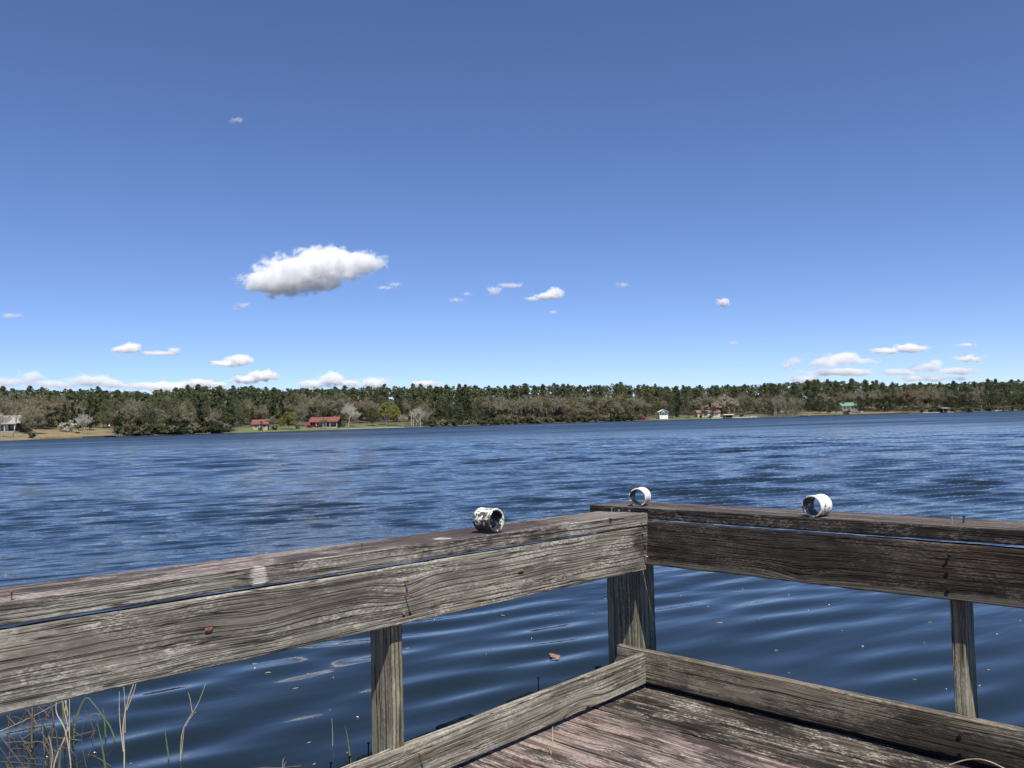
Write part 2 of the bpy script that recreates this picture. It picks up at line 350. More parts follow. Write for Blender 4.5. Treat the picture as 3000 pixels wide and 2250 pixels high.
W_LTOP = wood('wood_left_cap', (.035,.028,.024), (.235,.185,.165), (.60,.54,.47), .7, .7, knots=((2.75,-.12,.09,.04,.05),), ring=90, side=(.27,(.25,.232,.19)), seed=2, warm=(.25,.195,.168), dirt=.8, dth=.47,
              patch=((2.26,.13,.035,.055,(.52,.46,.40),.95),(3.35,-.03,.85,.20,(.070,.048,.042),.85),(3.17,.03,.045,.04,(.55,.52,.48),.9),(4.35,0,.30,.2,(.20,.175,.15),.7),(1.9,.14,.5,.03,(.36,.35,.28),.4),(4.27,.115,.02,.02,(.02,.015,.012),.9)))
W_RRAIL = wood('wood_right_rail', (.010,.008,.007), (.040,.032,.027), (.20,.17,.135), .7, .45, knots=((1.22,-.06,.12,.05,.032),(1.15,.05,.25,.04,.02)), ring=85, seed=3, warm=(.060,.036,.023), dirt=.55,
              patch=((1.5,-.088,2.6,.036,(.150,.130,.100),.6),(1.25,.03,.45,.05,(.020,.014,.012),.5)))  # pale lower strip: grazing sunlight painted into the board colour
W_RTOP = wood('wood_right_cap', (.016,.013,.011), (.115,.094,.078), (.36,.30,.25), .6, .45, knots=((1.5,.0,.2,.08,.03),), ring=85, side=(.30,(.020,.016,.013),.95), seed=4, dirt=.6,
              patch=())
W_CURB = wood('wood_curb', (.050,.042,.034), (.245,.218,.168), (.60,.565,.47), .5, .6, knots=((4.0,-.03,.14,.05,-.03),), ring=100, seed=5, dirt=.3, patch=((4.07,-.060,.022,.018,(.02,.015,.012),.95),))
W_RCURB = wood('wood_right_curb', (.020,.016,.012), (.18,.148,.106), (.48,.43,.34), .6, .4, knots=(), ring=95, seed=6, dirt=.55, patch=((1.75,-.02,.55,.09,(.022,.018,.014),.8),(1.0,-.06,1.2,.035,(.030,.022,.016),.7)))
W_POST = wood('wood_post', (.045,.038,.026), (.25,.225,.155), (.52,.49,.37), .5, .5, ring=90, seed=7, dirt=.35)
W_DECK = wood('wood_deck', (.034,.025,.021), (.235,.180,.152), (.60,.54,.48), .7, .6, ring=70, seed=8, warm=(.29,.185,.155), dirt=.85, dth=.47, knots=((.8,.0,.1,.05,.03),))
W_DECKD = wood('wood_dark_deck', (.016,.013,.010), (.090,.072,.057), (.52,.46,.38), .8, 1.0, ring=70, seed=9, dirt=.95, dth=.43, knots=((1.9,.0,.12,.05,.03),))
W_UNDER = plain('shade_black_timber', (.010,.009,.008), .8, .3, 9)  # near-black colour stands in for the shade under the deck
up = Vector((0,0,1)); UPV = (0,0,1)
# left rail: wide board with a cap board lying flat on the posts
railL = board('rail_board', D(-.0225, 4.6, -.6395), D(-.0225, .004, -.7145), UPV, .231, .043, W_RAIL, 1, ends=((0,0),(-.028,-.004)))
# here x runs from the near end to the corner
tag(railL, 'wide grey rail board on the left side, below the reddish flat cap board', 'rail board', 'boards of the railing')
# caps: local y = across the top. built as boards with their width horizontal
def cap(P0, P1, wdt, th, mat, seed, ends, wob=.003):
    X = (Vector(P1)-Vector(P0)).normalized(); side = X.cross(up).normalized()
    return board('cap_board', P0, P1, side, wdt, th, mat, seed, wob, ends=ends)
# left cap: inner edge on the rail plane (u=0), outer edge near u=-.27
capL = cap(D(-.135, 4.6, -.4795), D(-.145, .050, -.557), .27, .066, W_LTOP, 2, ((0,0),(-.052,.058)))
tag(capL, 'reddish grey cap board lying flat on the left rail, its near part pale', 'cap board', 'boards of the railing')
# right rail
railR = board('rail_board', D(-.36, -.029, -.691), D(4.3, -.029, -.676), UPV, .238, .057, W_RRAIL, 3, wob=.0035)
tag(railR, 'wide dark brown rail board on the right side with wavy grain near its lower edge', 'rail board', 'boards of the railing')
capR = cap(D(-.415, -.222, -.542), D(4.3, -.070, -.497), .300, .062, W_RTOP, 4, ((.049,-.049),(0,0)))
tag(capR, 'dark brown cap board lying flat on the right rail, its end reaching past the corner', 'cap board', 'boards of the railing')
# curbs along the deck edge, raised a little off the boards
curbL = board('curb_board', D(-.054, 4.6, -1.396), D(-.054, .024, -1.373), UPV, .163, .042, W_CURB, 5)
tag(curbL, 'pale grey curb board along the left edge of the deck, with a knot hole', 'curb board', 'curb boards around the deck')
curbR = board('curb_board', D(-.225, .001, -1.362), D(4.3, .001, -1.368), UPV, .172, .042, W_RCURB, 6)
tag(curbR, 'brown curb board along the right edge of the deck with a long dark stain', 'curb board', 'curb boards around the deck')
# posts
def post(u0, u1, v0, v1, ztop, seed, label, zbot=-2.6):
    cu, cv = (u0+u1)/2, (v0+v1)/2
    o = board('post', D(cu, cv, zbot), D(cu, cv, ztop), U if (u1-u0) > (v1-v0) else V, max(u1-u0, v1-v0), min(u1-u0, v1-v0), W_POST, seed, .003)
    return tag(o, label, 'post', 'posts under the railing')
post(-.35, -.155, -.262, -.059, -.60, 11, 'thick square corner post where the two rails meet, a sunlit triangle low on it')
post(-.185, -.046, 1.684, 1.745, -.62, 12, 'slim pale post under the left rail, standing beside the water')
post(1.500, 1.553, -.200, -.059, -.61, 13, 'slim post under the dark right rail, half in shade')
# deck boards run parallel to the right rail, their ends stick out past the left curb
edges = [-.033, .205, .440, .662, .900, 1.145, 1.374, 1.62, 1.86, 2.10, 2.34, 2.58, 2.82, 3.06, 3.30, 3.54, 3.78, 4.02, 4.26, 4.5]
dlab = ['dark mossy deck board beside the right curb, outermost of the deck', 'dark flaking deck board, second in from the right curb', 'streaked grey deck board, third in from the right curb',
        'pinkish deck board with a round knot, fourth in from the right curb', 'pale cracked deck board, fifth in from the right curb', 'reddish deck board at the bottom of the picture, sixth in from the right curb']
for i in range(len(edges)-1):
    a, b = edges[i], edges[i+1]; lft = -.475 + [.0,.02,-.012,.018,-.02,.01,0,.02][i%8]
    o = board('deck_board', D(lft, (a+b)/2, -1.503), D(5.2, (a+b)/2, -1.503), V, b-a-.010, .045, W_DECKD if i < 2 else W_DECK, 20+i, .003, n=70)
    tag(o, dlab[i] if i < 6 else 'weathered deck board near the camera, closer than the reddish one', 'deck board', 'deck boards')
# beams that carry the deck
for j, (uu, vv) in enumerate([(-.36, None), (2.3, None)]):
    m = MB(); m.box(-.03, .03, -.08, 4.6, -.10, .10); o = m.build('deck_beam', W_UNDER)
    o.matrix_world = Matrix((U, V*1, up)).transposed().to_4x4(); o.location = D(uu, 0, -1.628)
    tag(o, 'dark beam carrying the ends of the deck boards on the left' if j == 0 else 'dark beam under the middle of the deck', 'beam', 'beams under the deck')
m = MB(); m.box(-.44, 4.6, .038, .076, -.16, .046); o = m.build('gap_shade_board', W_UNDER)  # board added to keep the gap under the right curb black, as shade
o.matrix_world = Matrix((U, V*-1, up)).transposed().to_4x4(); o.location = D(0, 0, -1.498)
tag(o, 'near-black board added as shade in the gap under the right curb board', 'beam', 'beams under the deck')
# ---------------------------------------------------------------- pipe pieces standing on the rails
def pvc(seed, dark_side, amt):
    t = NT('weathered_white_pipe'); P = t.n('ShaderNodeTexCoord').outputs['Object']; x, y, z = t.sep(P)
    n = t.noise(t.mapv(P, (1,1,1), loc=(seed,seed,0)), 42, 6, .68, .3)
    q = t.M('ADD', n, t.M('ADD', t.M('MULTIPLY', t.M('MULTIPLY', y, 1/.055), dark_side), t.M('MULTIPLY', z, -1.5)))
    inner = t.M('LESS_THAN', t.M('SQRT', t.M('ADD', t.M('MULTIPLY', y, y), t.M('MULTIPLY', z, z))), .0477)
    grime = t.ss(q, amt-.03, amt+.03)
    col = t.mix(grime, (.80,.77,.68), (.060,.055,.055))
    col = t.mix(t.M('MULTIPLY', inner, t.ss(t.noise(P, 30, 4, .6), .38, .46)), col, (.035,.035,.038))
    t.set('Base Color', col); t.set('Roughness', .45); t.bump(t.M('MULTIPLY', n, .0006)); return t.m
def coupling(u, v, z, az, Lh, mat, label, tilt=0.0, R=.051):
    m = MB(); n = 56; nl = 14; R2 = R-.0048
    for side, r in ((1, R), (0, R2)):
        for i in range(nl+1):
            x = -Lh/2+Lh*i/nl
            for k in range(n):
                a = 2*math.pi*k/n; rim = .0016*(1 if (i in (0, nl) and side) else 0)
                chip = .0025*mnoise.noise(Vector((math.cos(a)*2.2, math.sin(a)*2.2, i*.01+u*9))) if i in (0, nl) else 0
                st = .0022 if (side and (i <= 2 or i >= nl-1)) else 0   # raised lip at the mouth
                m.v.append((x+chip, (r-rim+st)*math.cos(a), (r-rim+st)*math.sin(a)))
    o1 = (nl+1)*n
    for i in range(nl):
        for k in range(n):
            a, b, c, d = i*n+k, i*n+(k+1)%n, (i+1)*n+(k+1)%n, (i+1)*n+k
            m.f.append((a, d, c, b)); m.f.append((o1+a, o1+b, o1+c, o1+d))
    for k in range(n):
        m.f.append((k, (k+1)%n, o1+(k+1)%n, o1+k)); e = nl*n
        m.f.append((e+k, o1+e+k, o1+e+(k+1)%n, e+(k+1)%n))
    o = m.build('pipe_coupling', mat, smooth=True)
    o.location = D(u, v, z+R+.001); o.rotation_euler = (0, tilt, math.radians(az))
    o.data.polygons.foreach_set('use_smooth', [abs(p.normal.x) < .7 for p in o.data.polygons]); o.data.update()
    return tag(o, label, 'pipe coupling', 'pipe couplings on the railing')
coupling(-.060, 1.168, -.497, -39, .100, pvc(3, -.07, .505), 'grimy white pipe coupling lying on the left cap board, mouth to the right')
coupling(-.165, -.160, -.509, -119, .090, pvc(8, -.06, .53), 'white pipe coupling on the right cap board beside the corner, behind the left cap end')
coupling(.915, -.100, -.498, -140, .100, pvc(5, -.06, .54), 'white pipe coupling with a brown stain, standing alone halfway along the right cap board')
# ---------------------------------------------------------------- nails and screws
RUST = plain('rust', (.16,.065,.035), .8, .35, 300); STEEL = plain('dull_steel', (.42,.42,.42), .45, .15, 200, .7); BLACKN = plain('black_nail', (.02,.016,.015), .7, .2, 200)
RUSTST = plain('rust_stain', (.20,.075,.035), .9, .4, 120)
def nail(p, d, Lh, mat, label, r=.0022, hr=.0065, group='nails in the railing and deck', bend=None):
    d = Vector(d).normalized(); m = MB(); pts = [Vector((0,0,0))-d*.02, d*Lh*.5, d*Lh]
    if bend: pts[2] = pts[1]+(d+Vector(bend)).normalized()*Lh*.5
    m.tube(pts, r, 7); e = (pts[2]-pts[1]).normalized(); m.tube([pts[2]-e*.0005, pts[2]+e*.0025], hr, 10)
    o = m.build('nail', mat); o.location = p; return tag(o, label, 'nail', group)
nail(D(-.06, 1.865, -.494), (0,0,1), .026, RUST, 'short rusty nail standing upright in the left cap board, left of the grimy coupling')
nail(D(-.02, 3.10, -.468), (0,0,1), .020, RUST, 'rusty nail in the near end of the left cap board, at the picture edge')
nail(D(1.52, -.075, -.492), (.05,0,1), .044, STEEL, 'tall steel nail standing upright in the right cap board', .003, .008)
nail(D(1.545, -.15, -.487), (.2,.1,1), .022, BLACKN, 'short black nail just behind the tall steel one', .0035, .007)
nail(D(0, 1.703, -.688), U, .040, RUST, 'rusty nail sticking out of the left rail board above the slim post', .0025)
nail(D(0, 1.705, -.632), U, .018, RUST, 'short rusty nail in the left rail board, upper one of the two above the post', .0025)
nail(D(0, 1.715, -.757), U, .004, STEEL, 'flat nail head low in the left rail board above the slim post', .0025)
for (v_, z_, mt, Lh, lb) in ((.055,-.568,STEEL,.010,'pale screw in the end of the left cap board'),(.060,-.628,STEEL,.004,'grey screw high in the left rail end beside the dark patch'),
        (.048,-.690,RUST,.010,'rusty screw in the middle of the left rail end'),(.050,-.752,STEEL,.020,'bent pale screw at the bottom of the left rail end')):
    nail(D(.001, v_, z_), U, Lh, mt, lb, .003, .0075, bend=(0,0,-.6) if Lh > .015 else None)
for u_, v_, lb in ((-.25,-.03,'first'),(-.15,.035,'second'),(-.09,.02,'third')):
    nail(D(u_, v_+.03, -.517), (0,0,1), .005, STEEL, lb+' pale screw on the left cap end, counted from the water side', .003, .007)
for z_, Lh in ((-.608,.012),(-.680,.004),(-.752,.006)):
    nail(D(1.52+(.01 if z_ > -.65 else .0), 0.001, z_), V, Lh, BLACKN, {-.608:'dark bent nail high in the right rail board above the right post',-.680:'small dark nail head in the middle of the right rail board',-.752:'round dark nail head low in the right rail board above the right post'}[z_], .003, .008, bend=(0,0,-.8) if z_ > -.65 else None)
for z_ in (-1.345, -1.415):
    nail(D(1.545, .022, z_), V, .006, BLACKN, 'dark nail head in the right curb board, %s one in front of the right post' % ('upper' if z_ > -1.4 else 'lower'), .003, .009)
nail(D(-.033, 1.625, -1.345), U, .03, RUST, 'rusty nail sticking out of the near part of the left curb board')
nail(D(-.43, .463, -1.48), (0,0,1), .085, BLACKN, 'tall black nail standing in the deck edge between the left post and the corner', .003, .008)
for v_, Lh, lb in ((1.60,.075,'tallest black nail in the deck edge left of the slim post'),(1.70,.045,'short black nail in the deck edge next to the tallest one'),(1.80,.05,'leaning black nail in the deck edge at the bottom of the picture')):
    nail(D(-.41, v_, -1.48), (.1 if v_ > 1.75 else 0,0,1), Lh, BLACKN, lb, .003, .008)
def stain(v_, z_, rx, rz, label):
    me = MB(); n = 26; pts = []
    for k in range(n):
        a = 2*math.pi*k/n; q = .75+.45*mnoise.noise(Vector((math.cos(a)*2, math.sin(a)*2, v_*7)))
        pts.append((rx*q*math.cos(a), rz*q*math.sin(a)))
    me.add([(0,p[0],p[1]) for p in pts]+[(.0025,p[0]*.8,p[1]*.7) for p in pts]+[(.0025,0,0)], [(k,(k+1)%n,n+(k+1)%n,n+k) for k in range(n)]+[(n+k,n+(k+1)%n,2*n) for k in range(n)])
    o = me.build('rusty_staple', RUSTST); o.matrix_world = Matrix((U, V, up)).transposed().to_4x4(); o.location = D(.0035, v_, z_)
    return tag(o, label, 'rusty metal', 'rusty metal on the left rail board')
stain(1.03, -.690, .024, .007, 'orange rusty bit of metal in the left rail board, the one nearer the corner')
stain(2.53, -.662, .018, .010, 'orange rusty bit of metal in the left rail board, the one near the picture edge')
# vine-like dry strands lying on the right curb
STRAW = plain('dry_straw', (.50,.42,.27), .8, .2, 60)
m = MB()
def curve_pts(P, n=14):
    P = [Vector(p) for p in P]; out = []
    for i in range(len(P)-1):
        p0, p1, p2, p3 = P[max(i-1,0)], P[i], P[i+1], P[min(i+2,len(P)-1)]
        for k in range(n):
            t = k/n; out.append(.5*((2*p1)+(-p0+p2)*t+(2*p0-5*p1+4*p2-p3)*t*t+(-p0+3*p1-3*p2+p3)*t**3))
    return out+[P[-1]]
m.tube(curve_pts([D(1.50,.05,-1.475), D(1.58,.055,-1.43), D(1.66,.08,-1.41), D(1.76,.10,-1.43), D(1.90,.16,-1.455), D(2.05,.2,-1.475)]), .0022, 5)
m.tube(curve_pts([D(1.72,.09,-1.42), D(1.74,.17,-1.455), D(1.80,.24,-1.475)]), .0018, 5)
m.tube(curve_pts([D(1.66,.20,-1.47), D(1.72,.20,-1.445), D(1.82,.24,-1.44), D(1.95,.3,-1.47)]), .0018, 5)
tag(m.build('dry_stalk', STRAW), 'dry curved stalk lying on the deck by the right curb', 'dry stalk')
m = MB(); m.tube(curve_pts([D(.16,1.03,-1.48), D(.17,1.03,-1.42), D(.165,1.02,-1.36)]), [.0018]*29, 5); m.tube(curve_pts([D(.16,1.03,-1.48), D(.15,1.04,-1.43)]), .0015, 5)
tag(m.build('dry_grass_blade', STRAW), 'thin yellow grass blade growing up between the deck boards', 'grass blade')
# ---------------------------------------------------------------- the far shore
SH = [(-2600,90),(-1500,130),(-600,190),(0,244),(300,300),(700,345),(1000,400),(1450,490),(1870,560),(2150,580),(2400,590),(3000,600),(3600,590),(5200,560)]
def shoreD(px): return float(np.interp(px, [a for a,b in SH], [b for a,b in SH]))
def rise(s): return float(np.interp(s, [-4,0,1.5,12,40,110,220,600], [-.6,0,.45,1.1,3.0,8.5,13.0,16.0]))
def at(px, s, dz=0.0):
    """a point s metres behind the water's edge in the direction of column px"""
    d = shoreD(px)+s; a = px_dir(px); k = math.cos(a)       # d is measured straight ahead
    x, y = math.tan(a)*d, d
    return Vector((x, y, rise(s)+.5*mnoise.noise(Vector((x*.02, y*.02, 0)))*min(1, max(0, s)/15)+dz))
# ground sheet behind the water's edge
pxs = np.linspace(-2600, 5200, 500); ss = [-4,0,1.5,4,8,14,22,32,45,60,80,110,150,220,350,600,1500]
vs = [at(p, s) for p in pxs for s in ss]; k = len(ss)
fs = [(i*k+j, i*k+j+1, (i+1)*k+j+1, (i+1)*k+j) for i in range(len(pxs)-1) for j in range(k-1)]
me = mesh_np('far_shore_ground', vs, fs, True)
me.flip_normals()
ca = me.color_attributes.new('cover', 'FLOAT_COLOR', 'POINT')
def cover(px, s):
    g = lambda a, b, e=30: max(0, min(1, (px-a)/e))*max(0, min(1, (b-px)/e))
    tan = g(-400, 345)*(1 if s < 40 else .3)+g(2335, 2640)*(.75 if s < 40 else 0)+g(2680,2790)*(.6 if s < 15 else 0)
    grn = g(665, 1190)*(1 if s < 32 else 0)+g(1885, 2240)*(.8 if s < 25 else 0)+g(2335, 2560)*(.35 if s < 40 else 0)
    return (min(1, grn), min(1, tan), 0, 1)
ca.data.foreach_set('color', np.array([cover(p, s) for p in pxs for s in ss], dtype=np.float32).ravel())
t = NT('shore_ground'); at_ = t.n('ShaderNodeAttribute', attribute_name='cover'); r_, g_, b_ = t.sep(at_.outputs['Color'])
P = t.n('ShaderNodeTexCoord').outputs['Object']; n1 = t.noise(P, .25, 4, .6); n2 = t.noise(P, 2.0, 3, .6)
base = t.mix(t.ss(n1, .35, .65), (.060,.050,.032), (.110,.085,.050))
base = t.mix(r_, base, t.mix(t.ss(n1, .35, .65), (.095,.130,.035), (.150,.165,.060)))
base = t.mix(g_, base, t.mix(t.ss(n1, .35, .65), (.240,.185,.095), (.170,.145,.070)))
base = t.mix(t.M('MULTIPLY', t.ss(n2, .4, .7), .4), base, (.08,.07,.04)); t.set('Base Color', base); t.set('Roughness', .95)
tag(link('far_shore_ground', me, None, t.m), kind='structure')
# ---- plant materials (vary a little from tree to tree)
def leafmat(name, a, b, trans=.25):
    t = NT(name); r = t.n('ShaderNodeObjectInfo').outputs['Random']; P = t.n('ShaderNodeTexCoord').outputs['Object']
    n = t.noise(P, .9, 3, .6); f = t.M('ADD', t.M('MULTIPLY', t.ss(n, .3, .7), .6), t.M('MULTIPLY', r, .4))
    c = t.mix(f, a, b); t.set('Base Color', c); t.set('Roughness', .8); t.set('Specular IOR Level', .2)
    if trans:
        tr = t.n('ShaderNodeBsdfTranslucent'); t.t.links.new(c, tr.inputs[0]); mx = t.n('ShaderNodeMixShader'); mx.inputs[0].default_value = trans
        t.t.links.new(t.b.outputs[0], mx.inputs[1]); t.t.links.new(tr.outputs[0], mx.inputs[2]); t.t.links.new(mx.outputs[0], t.out.inputs[0])
    return t.m
M_PINE = leafmat('pine_needles', (.080,.096,.042), (.135,.150,.072))  # needle colour lightened to stand in for distance haze
M_DARK = leafmat('dark_leaves', (.035,.052,.022), (.062,.082,.036))
M_OLIVE = leafmat('olive_leaves', (.095,.110,.048), (.165,.165,.085))
M_WILLOW = leafmat('willow_leaves', (.200,.210,.045), (.300,.290,.080), .35)
M_YOUNG = leafmat('young_leaves', (.090,.125,.035), (.140,.165,.060), .35)
M_RUSTY = leafmat('budding_leaves', (.220,.165,.095), (.290,.220,.130), .35)
M_BUD = leafmat('grey_buds', (.235,.215,.140), (.315,.285,.190), .3)
M_AZAL = leafmat('azalea_blossom', (.45,.03,.14), (.60,.06,.22), .3)
M_DOG = leafmat('pale_blossom', (.50,.48,.38), (.62,.58,.48), .3)
M_PALE = leafmat('pale_seed_heads', (.42,.36,.27), (.55,.46,.36), .3)
M_BARK = plain('brown_bark', (.130,.105,.080), .9, .3, 1.5)
M_GREYB = plain('grey_bark', (.27,.245,.18), .9, .25, 1.5)
M_WHITEB = plain('white_bark', (.55,.51,.44), .9, .2, 1.5)
def quads(cent, size, flat=.0):
    """one little leaf face per centre, turned at random"""
    n = len(cent); a = rng.normal(size=(n,3)); a /= np.linalg.norm(a, axis=1)[:,None]
    b = rng.normal(size=(n,3)); b -= a*(a*b).sum(1)[:,None]; b /= np.linalg.norm(b, axis=1)[:,None]
    if flat: a[:,2] *= (1-flat); b[:,2] *= (1-flat)
    s = (size*rng.uniform(.6, 1.4, n))[:,None]; a = a*s; b = b*s*.6
    v = np.stack([cent-a, cent-b, cent+a, cent+b], 1).reshape(-1,3)
    return v, np.arange(4*n).reshape(-1,4)
def clumps(cs, rs, per, flat=.75):
    out = []
    for c, r in zip(cs, rs):
        n = max(6, int(per*r*r)); d = rng.normal(size=(n,3)); d /= np.linalg.norm(d, axis=1)[:,None]
        d *= (rng.uniform(0,1,n)**.45*r)[:,None]; d[:,2] *= flat; out.append(np.array(c)+d)
    return np.concatenate(out)
def twigs(segs):
    """three-sided tapered twigs; segs rows: p0(3) p1(3) r0 r1"""
    sg = np.array(segs, dtype=np.float64); p0, p1, r0, r1 = sg[:,:3], sg[:,3:6], sg[:,6], sg[:,7]
    d = p1-p0; d /= np.linalg.norm(d, axis=1)[:,None]+1e-9; h = np.where(np.abs(d[:,2:3]) > .9, [[1,0,0]], [[0,0,1]])
    a = np.cross(d, h); a /= np.linalg.norm(a, axis=1)[:,None]; b = np.cross(d, a)
    vs = []
    for p, r in ((p0, r0), (p1, r1)):
        for k in range(3):
            an = 2*math.pi*k/3; vs.append(p+(a*math.cos(an)+b*math.sin(an))*r[:,None])
    v = np.stack(vs, 1).reshape(-1,3); n = len(sg); base = (np.arange(n)*6)[:,None]
    f = np.concatenate([base+np.array([[k, (k+1)%3, 3+(k+1)%3, 3+k]]) for k in range(3)], 0)
    return v, f
PROTO = {}
def proto(key, parts):                                     # parts: [(name, mesh, mat)]
    for nm, me, mt in parts:
        if not me.materials: me.materials.append(mt)
    PROTO[key] = [(nm, me) for nm, me, mt in parts]
def trunk_mesh(h, r, lean=.03, n=6):
    m = MB(); ph = random.random()*6
    pts = [(lean*h*math.sin(ph+i*.6)*i/n, lean*h*math.cos(ph*1.3+i*.5)*i/n, h*i/n-(.6 if i == 0 else 0)) for i in range(n+1)]
    m.tube(pts, [r*(1-.75*i/n) for i in range(n+1)], 6); return m, pts
# every tree kind is modelled 1 unit tall = its height, scaled when planted
def make_pine(key, mat, lo=.38, wid=.20, n=74, per=13000, bark=M_BARK, conic=.3, size=.0175):
    m, pts = trunk_mesh(1.0, .013); cs = []; rs = []
    for i in range(n):
        z = lo+(1-lo)*(i+.5)/n*.97; f = (z-lo)/(1-lo)
        w = wid*((1-f)**.6*conic+(1-conic)*math.sin(math.pi*min(1, .18+f*.82))**.8)*random.uniform(.45, 1.1)
        a = random.random()*6.283; rr = w*random.uniform(.35, .9)
        c = (math.cos(a)*rr, math.sin(a)*rr, z); cs.append(c); rs.append(random.uniform(.032,.062)*(1.15-.4*f))
        m.tube([(0,0,z-.03), (c[0]*.9, c[1]*.9, z)], [.004,.0015], 3, False)
    cs.append((0,0,.965)); rs.append(.035)
    v, f = quads(clumps(cs, rs, per), size)
    proto(key, [('crown', mesh_np('crown', v, f), mat), ('trunk', m.mesh('trunk'), bark)])
def grow(p, d, L, r, lvl, segs, tips, spread=.55, up_=.25, kids=(3,4)):
    n = 3; q = Vector(p); dd = Vector(d)
    for i in range(n):
        dd = (dd+Vector((random.gauss(0,.12), random.gauss(0,.12), random.gauss(0,.08)+.04*up_))).normalized()
        q2 = q+dd*(L/n); segs.append((*q, *q2, r*(1-.5*i/n), r*(1-.5*(i+1)/n))); q = q2
        if lvl > 0 and i > 0:
            for k in range(random.randint(*kids)):
                ax = Vector((random.gauss(0,1), random.gauss(0,1), random.gauss(0,.5)+up_)).normalized()
                grow(q, (dd*(1-spread)+ax*spread).normalized(), L*random.uniform(.55,.8), r*.45, lvl-1, segs, tips, spread, up_, kids)
    if lvl == 0: tips.append(tuple(q))
def make_bare(key, bark, buds=None, nb=0, wid=1.0, lvl=3, trunk=.24, r=.016, spread=.5, size=.012, kids=(2,3), thick=1.0):
    segs = []; tips = []
    q = Vector((0,0,-.03)); grow(q, (0,0,1), trunk, r, 0, segs, [], 0)
    q = Vector(segs[-1][3:6])
    for k in range(5):
        a = k*1.257+random.random(); w_ = 0 if k == 0 else wid*.75; grow(q, (math.cos(a)*w_, math.sin(a)*w_, 1.0), .36 if k == 0 else .30, r*.6, lvl, segs, tips, spread, .55, kids)
    sg = np.array(segs); top = sg[:,5].max(); sg[:,[2,5]] /= max(top, .01)
    sg[:,6:] = np.maximum(sg[:,6:], .0018*thick)
    v, f = twigs(sg); big = sg[:,6] > r*.35; parts = []
    fv, ff = twigs(sg[big]); parts.append(('trunk', mesh_np('trunk', fv, ff), bark))
    cv, cf = twigs(sg[~big])
    me = mesh_np('crown', cv, cf)
    if nb:
        tp = sg[~big][:,3:6]; idx = rng.integers(0, len(tp), nb); c = tp[idx]+rng.normal(scale=.014, size=(nb,3))
        qv, qf = quads(c, size); me = bpy.data.meshes.new('crown')
        av = np.concatenate([cv, qv]); af = np.concatenate([cf, qf+len(cv)]); me = mesh_np('crown', av, af)
        me.materials.append(bark); me.materials.append(buds)
        me.polygons.foreach_set('material_index', np.concatenate([np.zeros(len(cf), dtype=np.int32), np.ones(len(qf), dtype=np.int32)]))
    parts.insert(0, ('crown', me, bark)); proto(key, parts)
def make_leafy(key, mat, wid=.42, lo=.22, n=46, per=9000, bark=M_BARK, size=.016, flat=.8, droop=0):
    m, pts = trunk_mesh(.75, .018, .05); cs = []; rs = []
    for i in range(n):
        a = random.random()*6.283; f = random.random(); z = lo+(1-lo)*f; w = wid*math.sin(math.pi*min(1,(.22+.75*f)))**.7
        rr = w*random.random()**.5; c = (math.cos(a)*rr, math.sin(a)*rr, z); cs.append(c); rs.append(random.uniform(.05,.11))
        m.tube([(0,0,max(.1,z*.55)), c], [.006,.002], 3, False)
    cc = clumps(cs, rs, per, flat)
    if droop: cc[:,2] -= droop*np.hypot(cc[:,0], cc[:,1])
    v, f = quads(cc, size); proto(key, [('crown', mesh_np('crown', v, f), mat), ('trunk', m.mesh('trunk'), bark)])
def make_shrub(key, mat, n=26, per=2600, size=.05, bark=M_BARK):
    cs = []; rs = []; m = MB()
    for i in range(n):
        a = random.random()*6.283; rr = .55*random.random()**.5; z = .12+.75*random.random()*(1-rr*.7)
        cs.append((math.cos(a)*rr, math.sin(a)*rr, z)); rs.append(random.uniform(.10,.20)); m.tube([(0,0,-.1), cs[-1]], [.02,.006], 3, False)
    v, f = quads(clumps(cs, rs, per), size); proto(key, [('foliage', mesh_np('foliage', v, f), mat), ('stem', m.mesh('stem'), bark)])
for i in range(5): make_pine('pine%d' % i, M_PINE, lo=[.35,.45,.30,.5,.4][i], wid=[.20,.17,.22,.19,.16][i], conic=[.3,.5,.2,.1,.8][i])
for i in range(2): make_pine('cedar%d' % i, M_DARK, lo=.10, wid=.26, n=44, per=15000, conic=.75, size=.022)
for i in range(3): make_leafy('olive%d' % i, M_OLIVE, wid=.36, per=6500)
for i in range(2): make_leafy('dark%d' % i, M_DARK, wid=.40, lo=.12)
make_leafy('young0', M_YOUNG, wid=.44, n=70, per=11000); make_leafy('willow0', M_WILLOW, wid=.60, lo=.32, n=80, per=12000, size=.022, droop=.25); make_leafy('willow1', M_WILLOW, wid=.36, lo=.32, n=70, per=12000, size=.02, droop=.2, bark=M_WHITEB)
for i in range(3): make_bare('bare%d' % i, M_GREYB, M_BUD, 5200, lvl=3, wid=1.0, size=.014)
for i in range(2): make_bare('rusty%d' % i, M_GREYB, M_RUSTY, 5600, lvl=3, wid=.9, size=.015)
make_bare('white0', M_WHITEB, None, 0, lvl=3, wid=.8, r=.016, thick=1.3); make_bare('white1', M_WHITEB, M_BUD, 900, lvl=3, wid=.6, r=.014, thick=1.3)
make_bare('big0', M_GREYB, M_BUD, 6500, lvl=3, wid=1.9, trunk=.16, r=.02, spread=.7, kids=(2,4))
make_bare('cypress0', M_GREYB, None, 0, lvl=1, wid=.25, trunk=.62, r=.016, thick=1.2)
make_bare('palelace', M_WHITEB, M_PALE, 3200, lvl=2, wid=.5, trunk=.42, r=.012, size=.022)
for i in range(2): make_shrub('shrub%d' % i, M_OLIVE)
make_shrub('shrub_dark', M_DARK); make_shrub('azalea', M_AZAL); make_shrub('dogwood', M_DOG, n=18, per=1800); make_shrub('brush', M_BUD, n=30, per=2200)
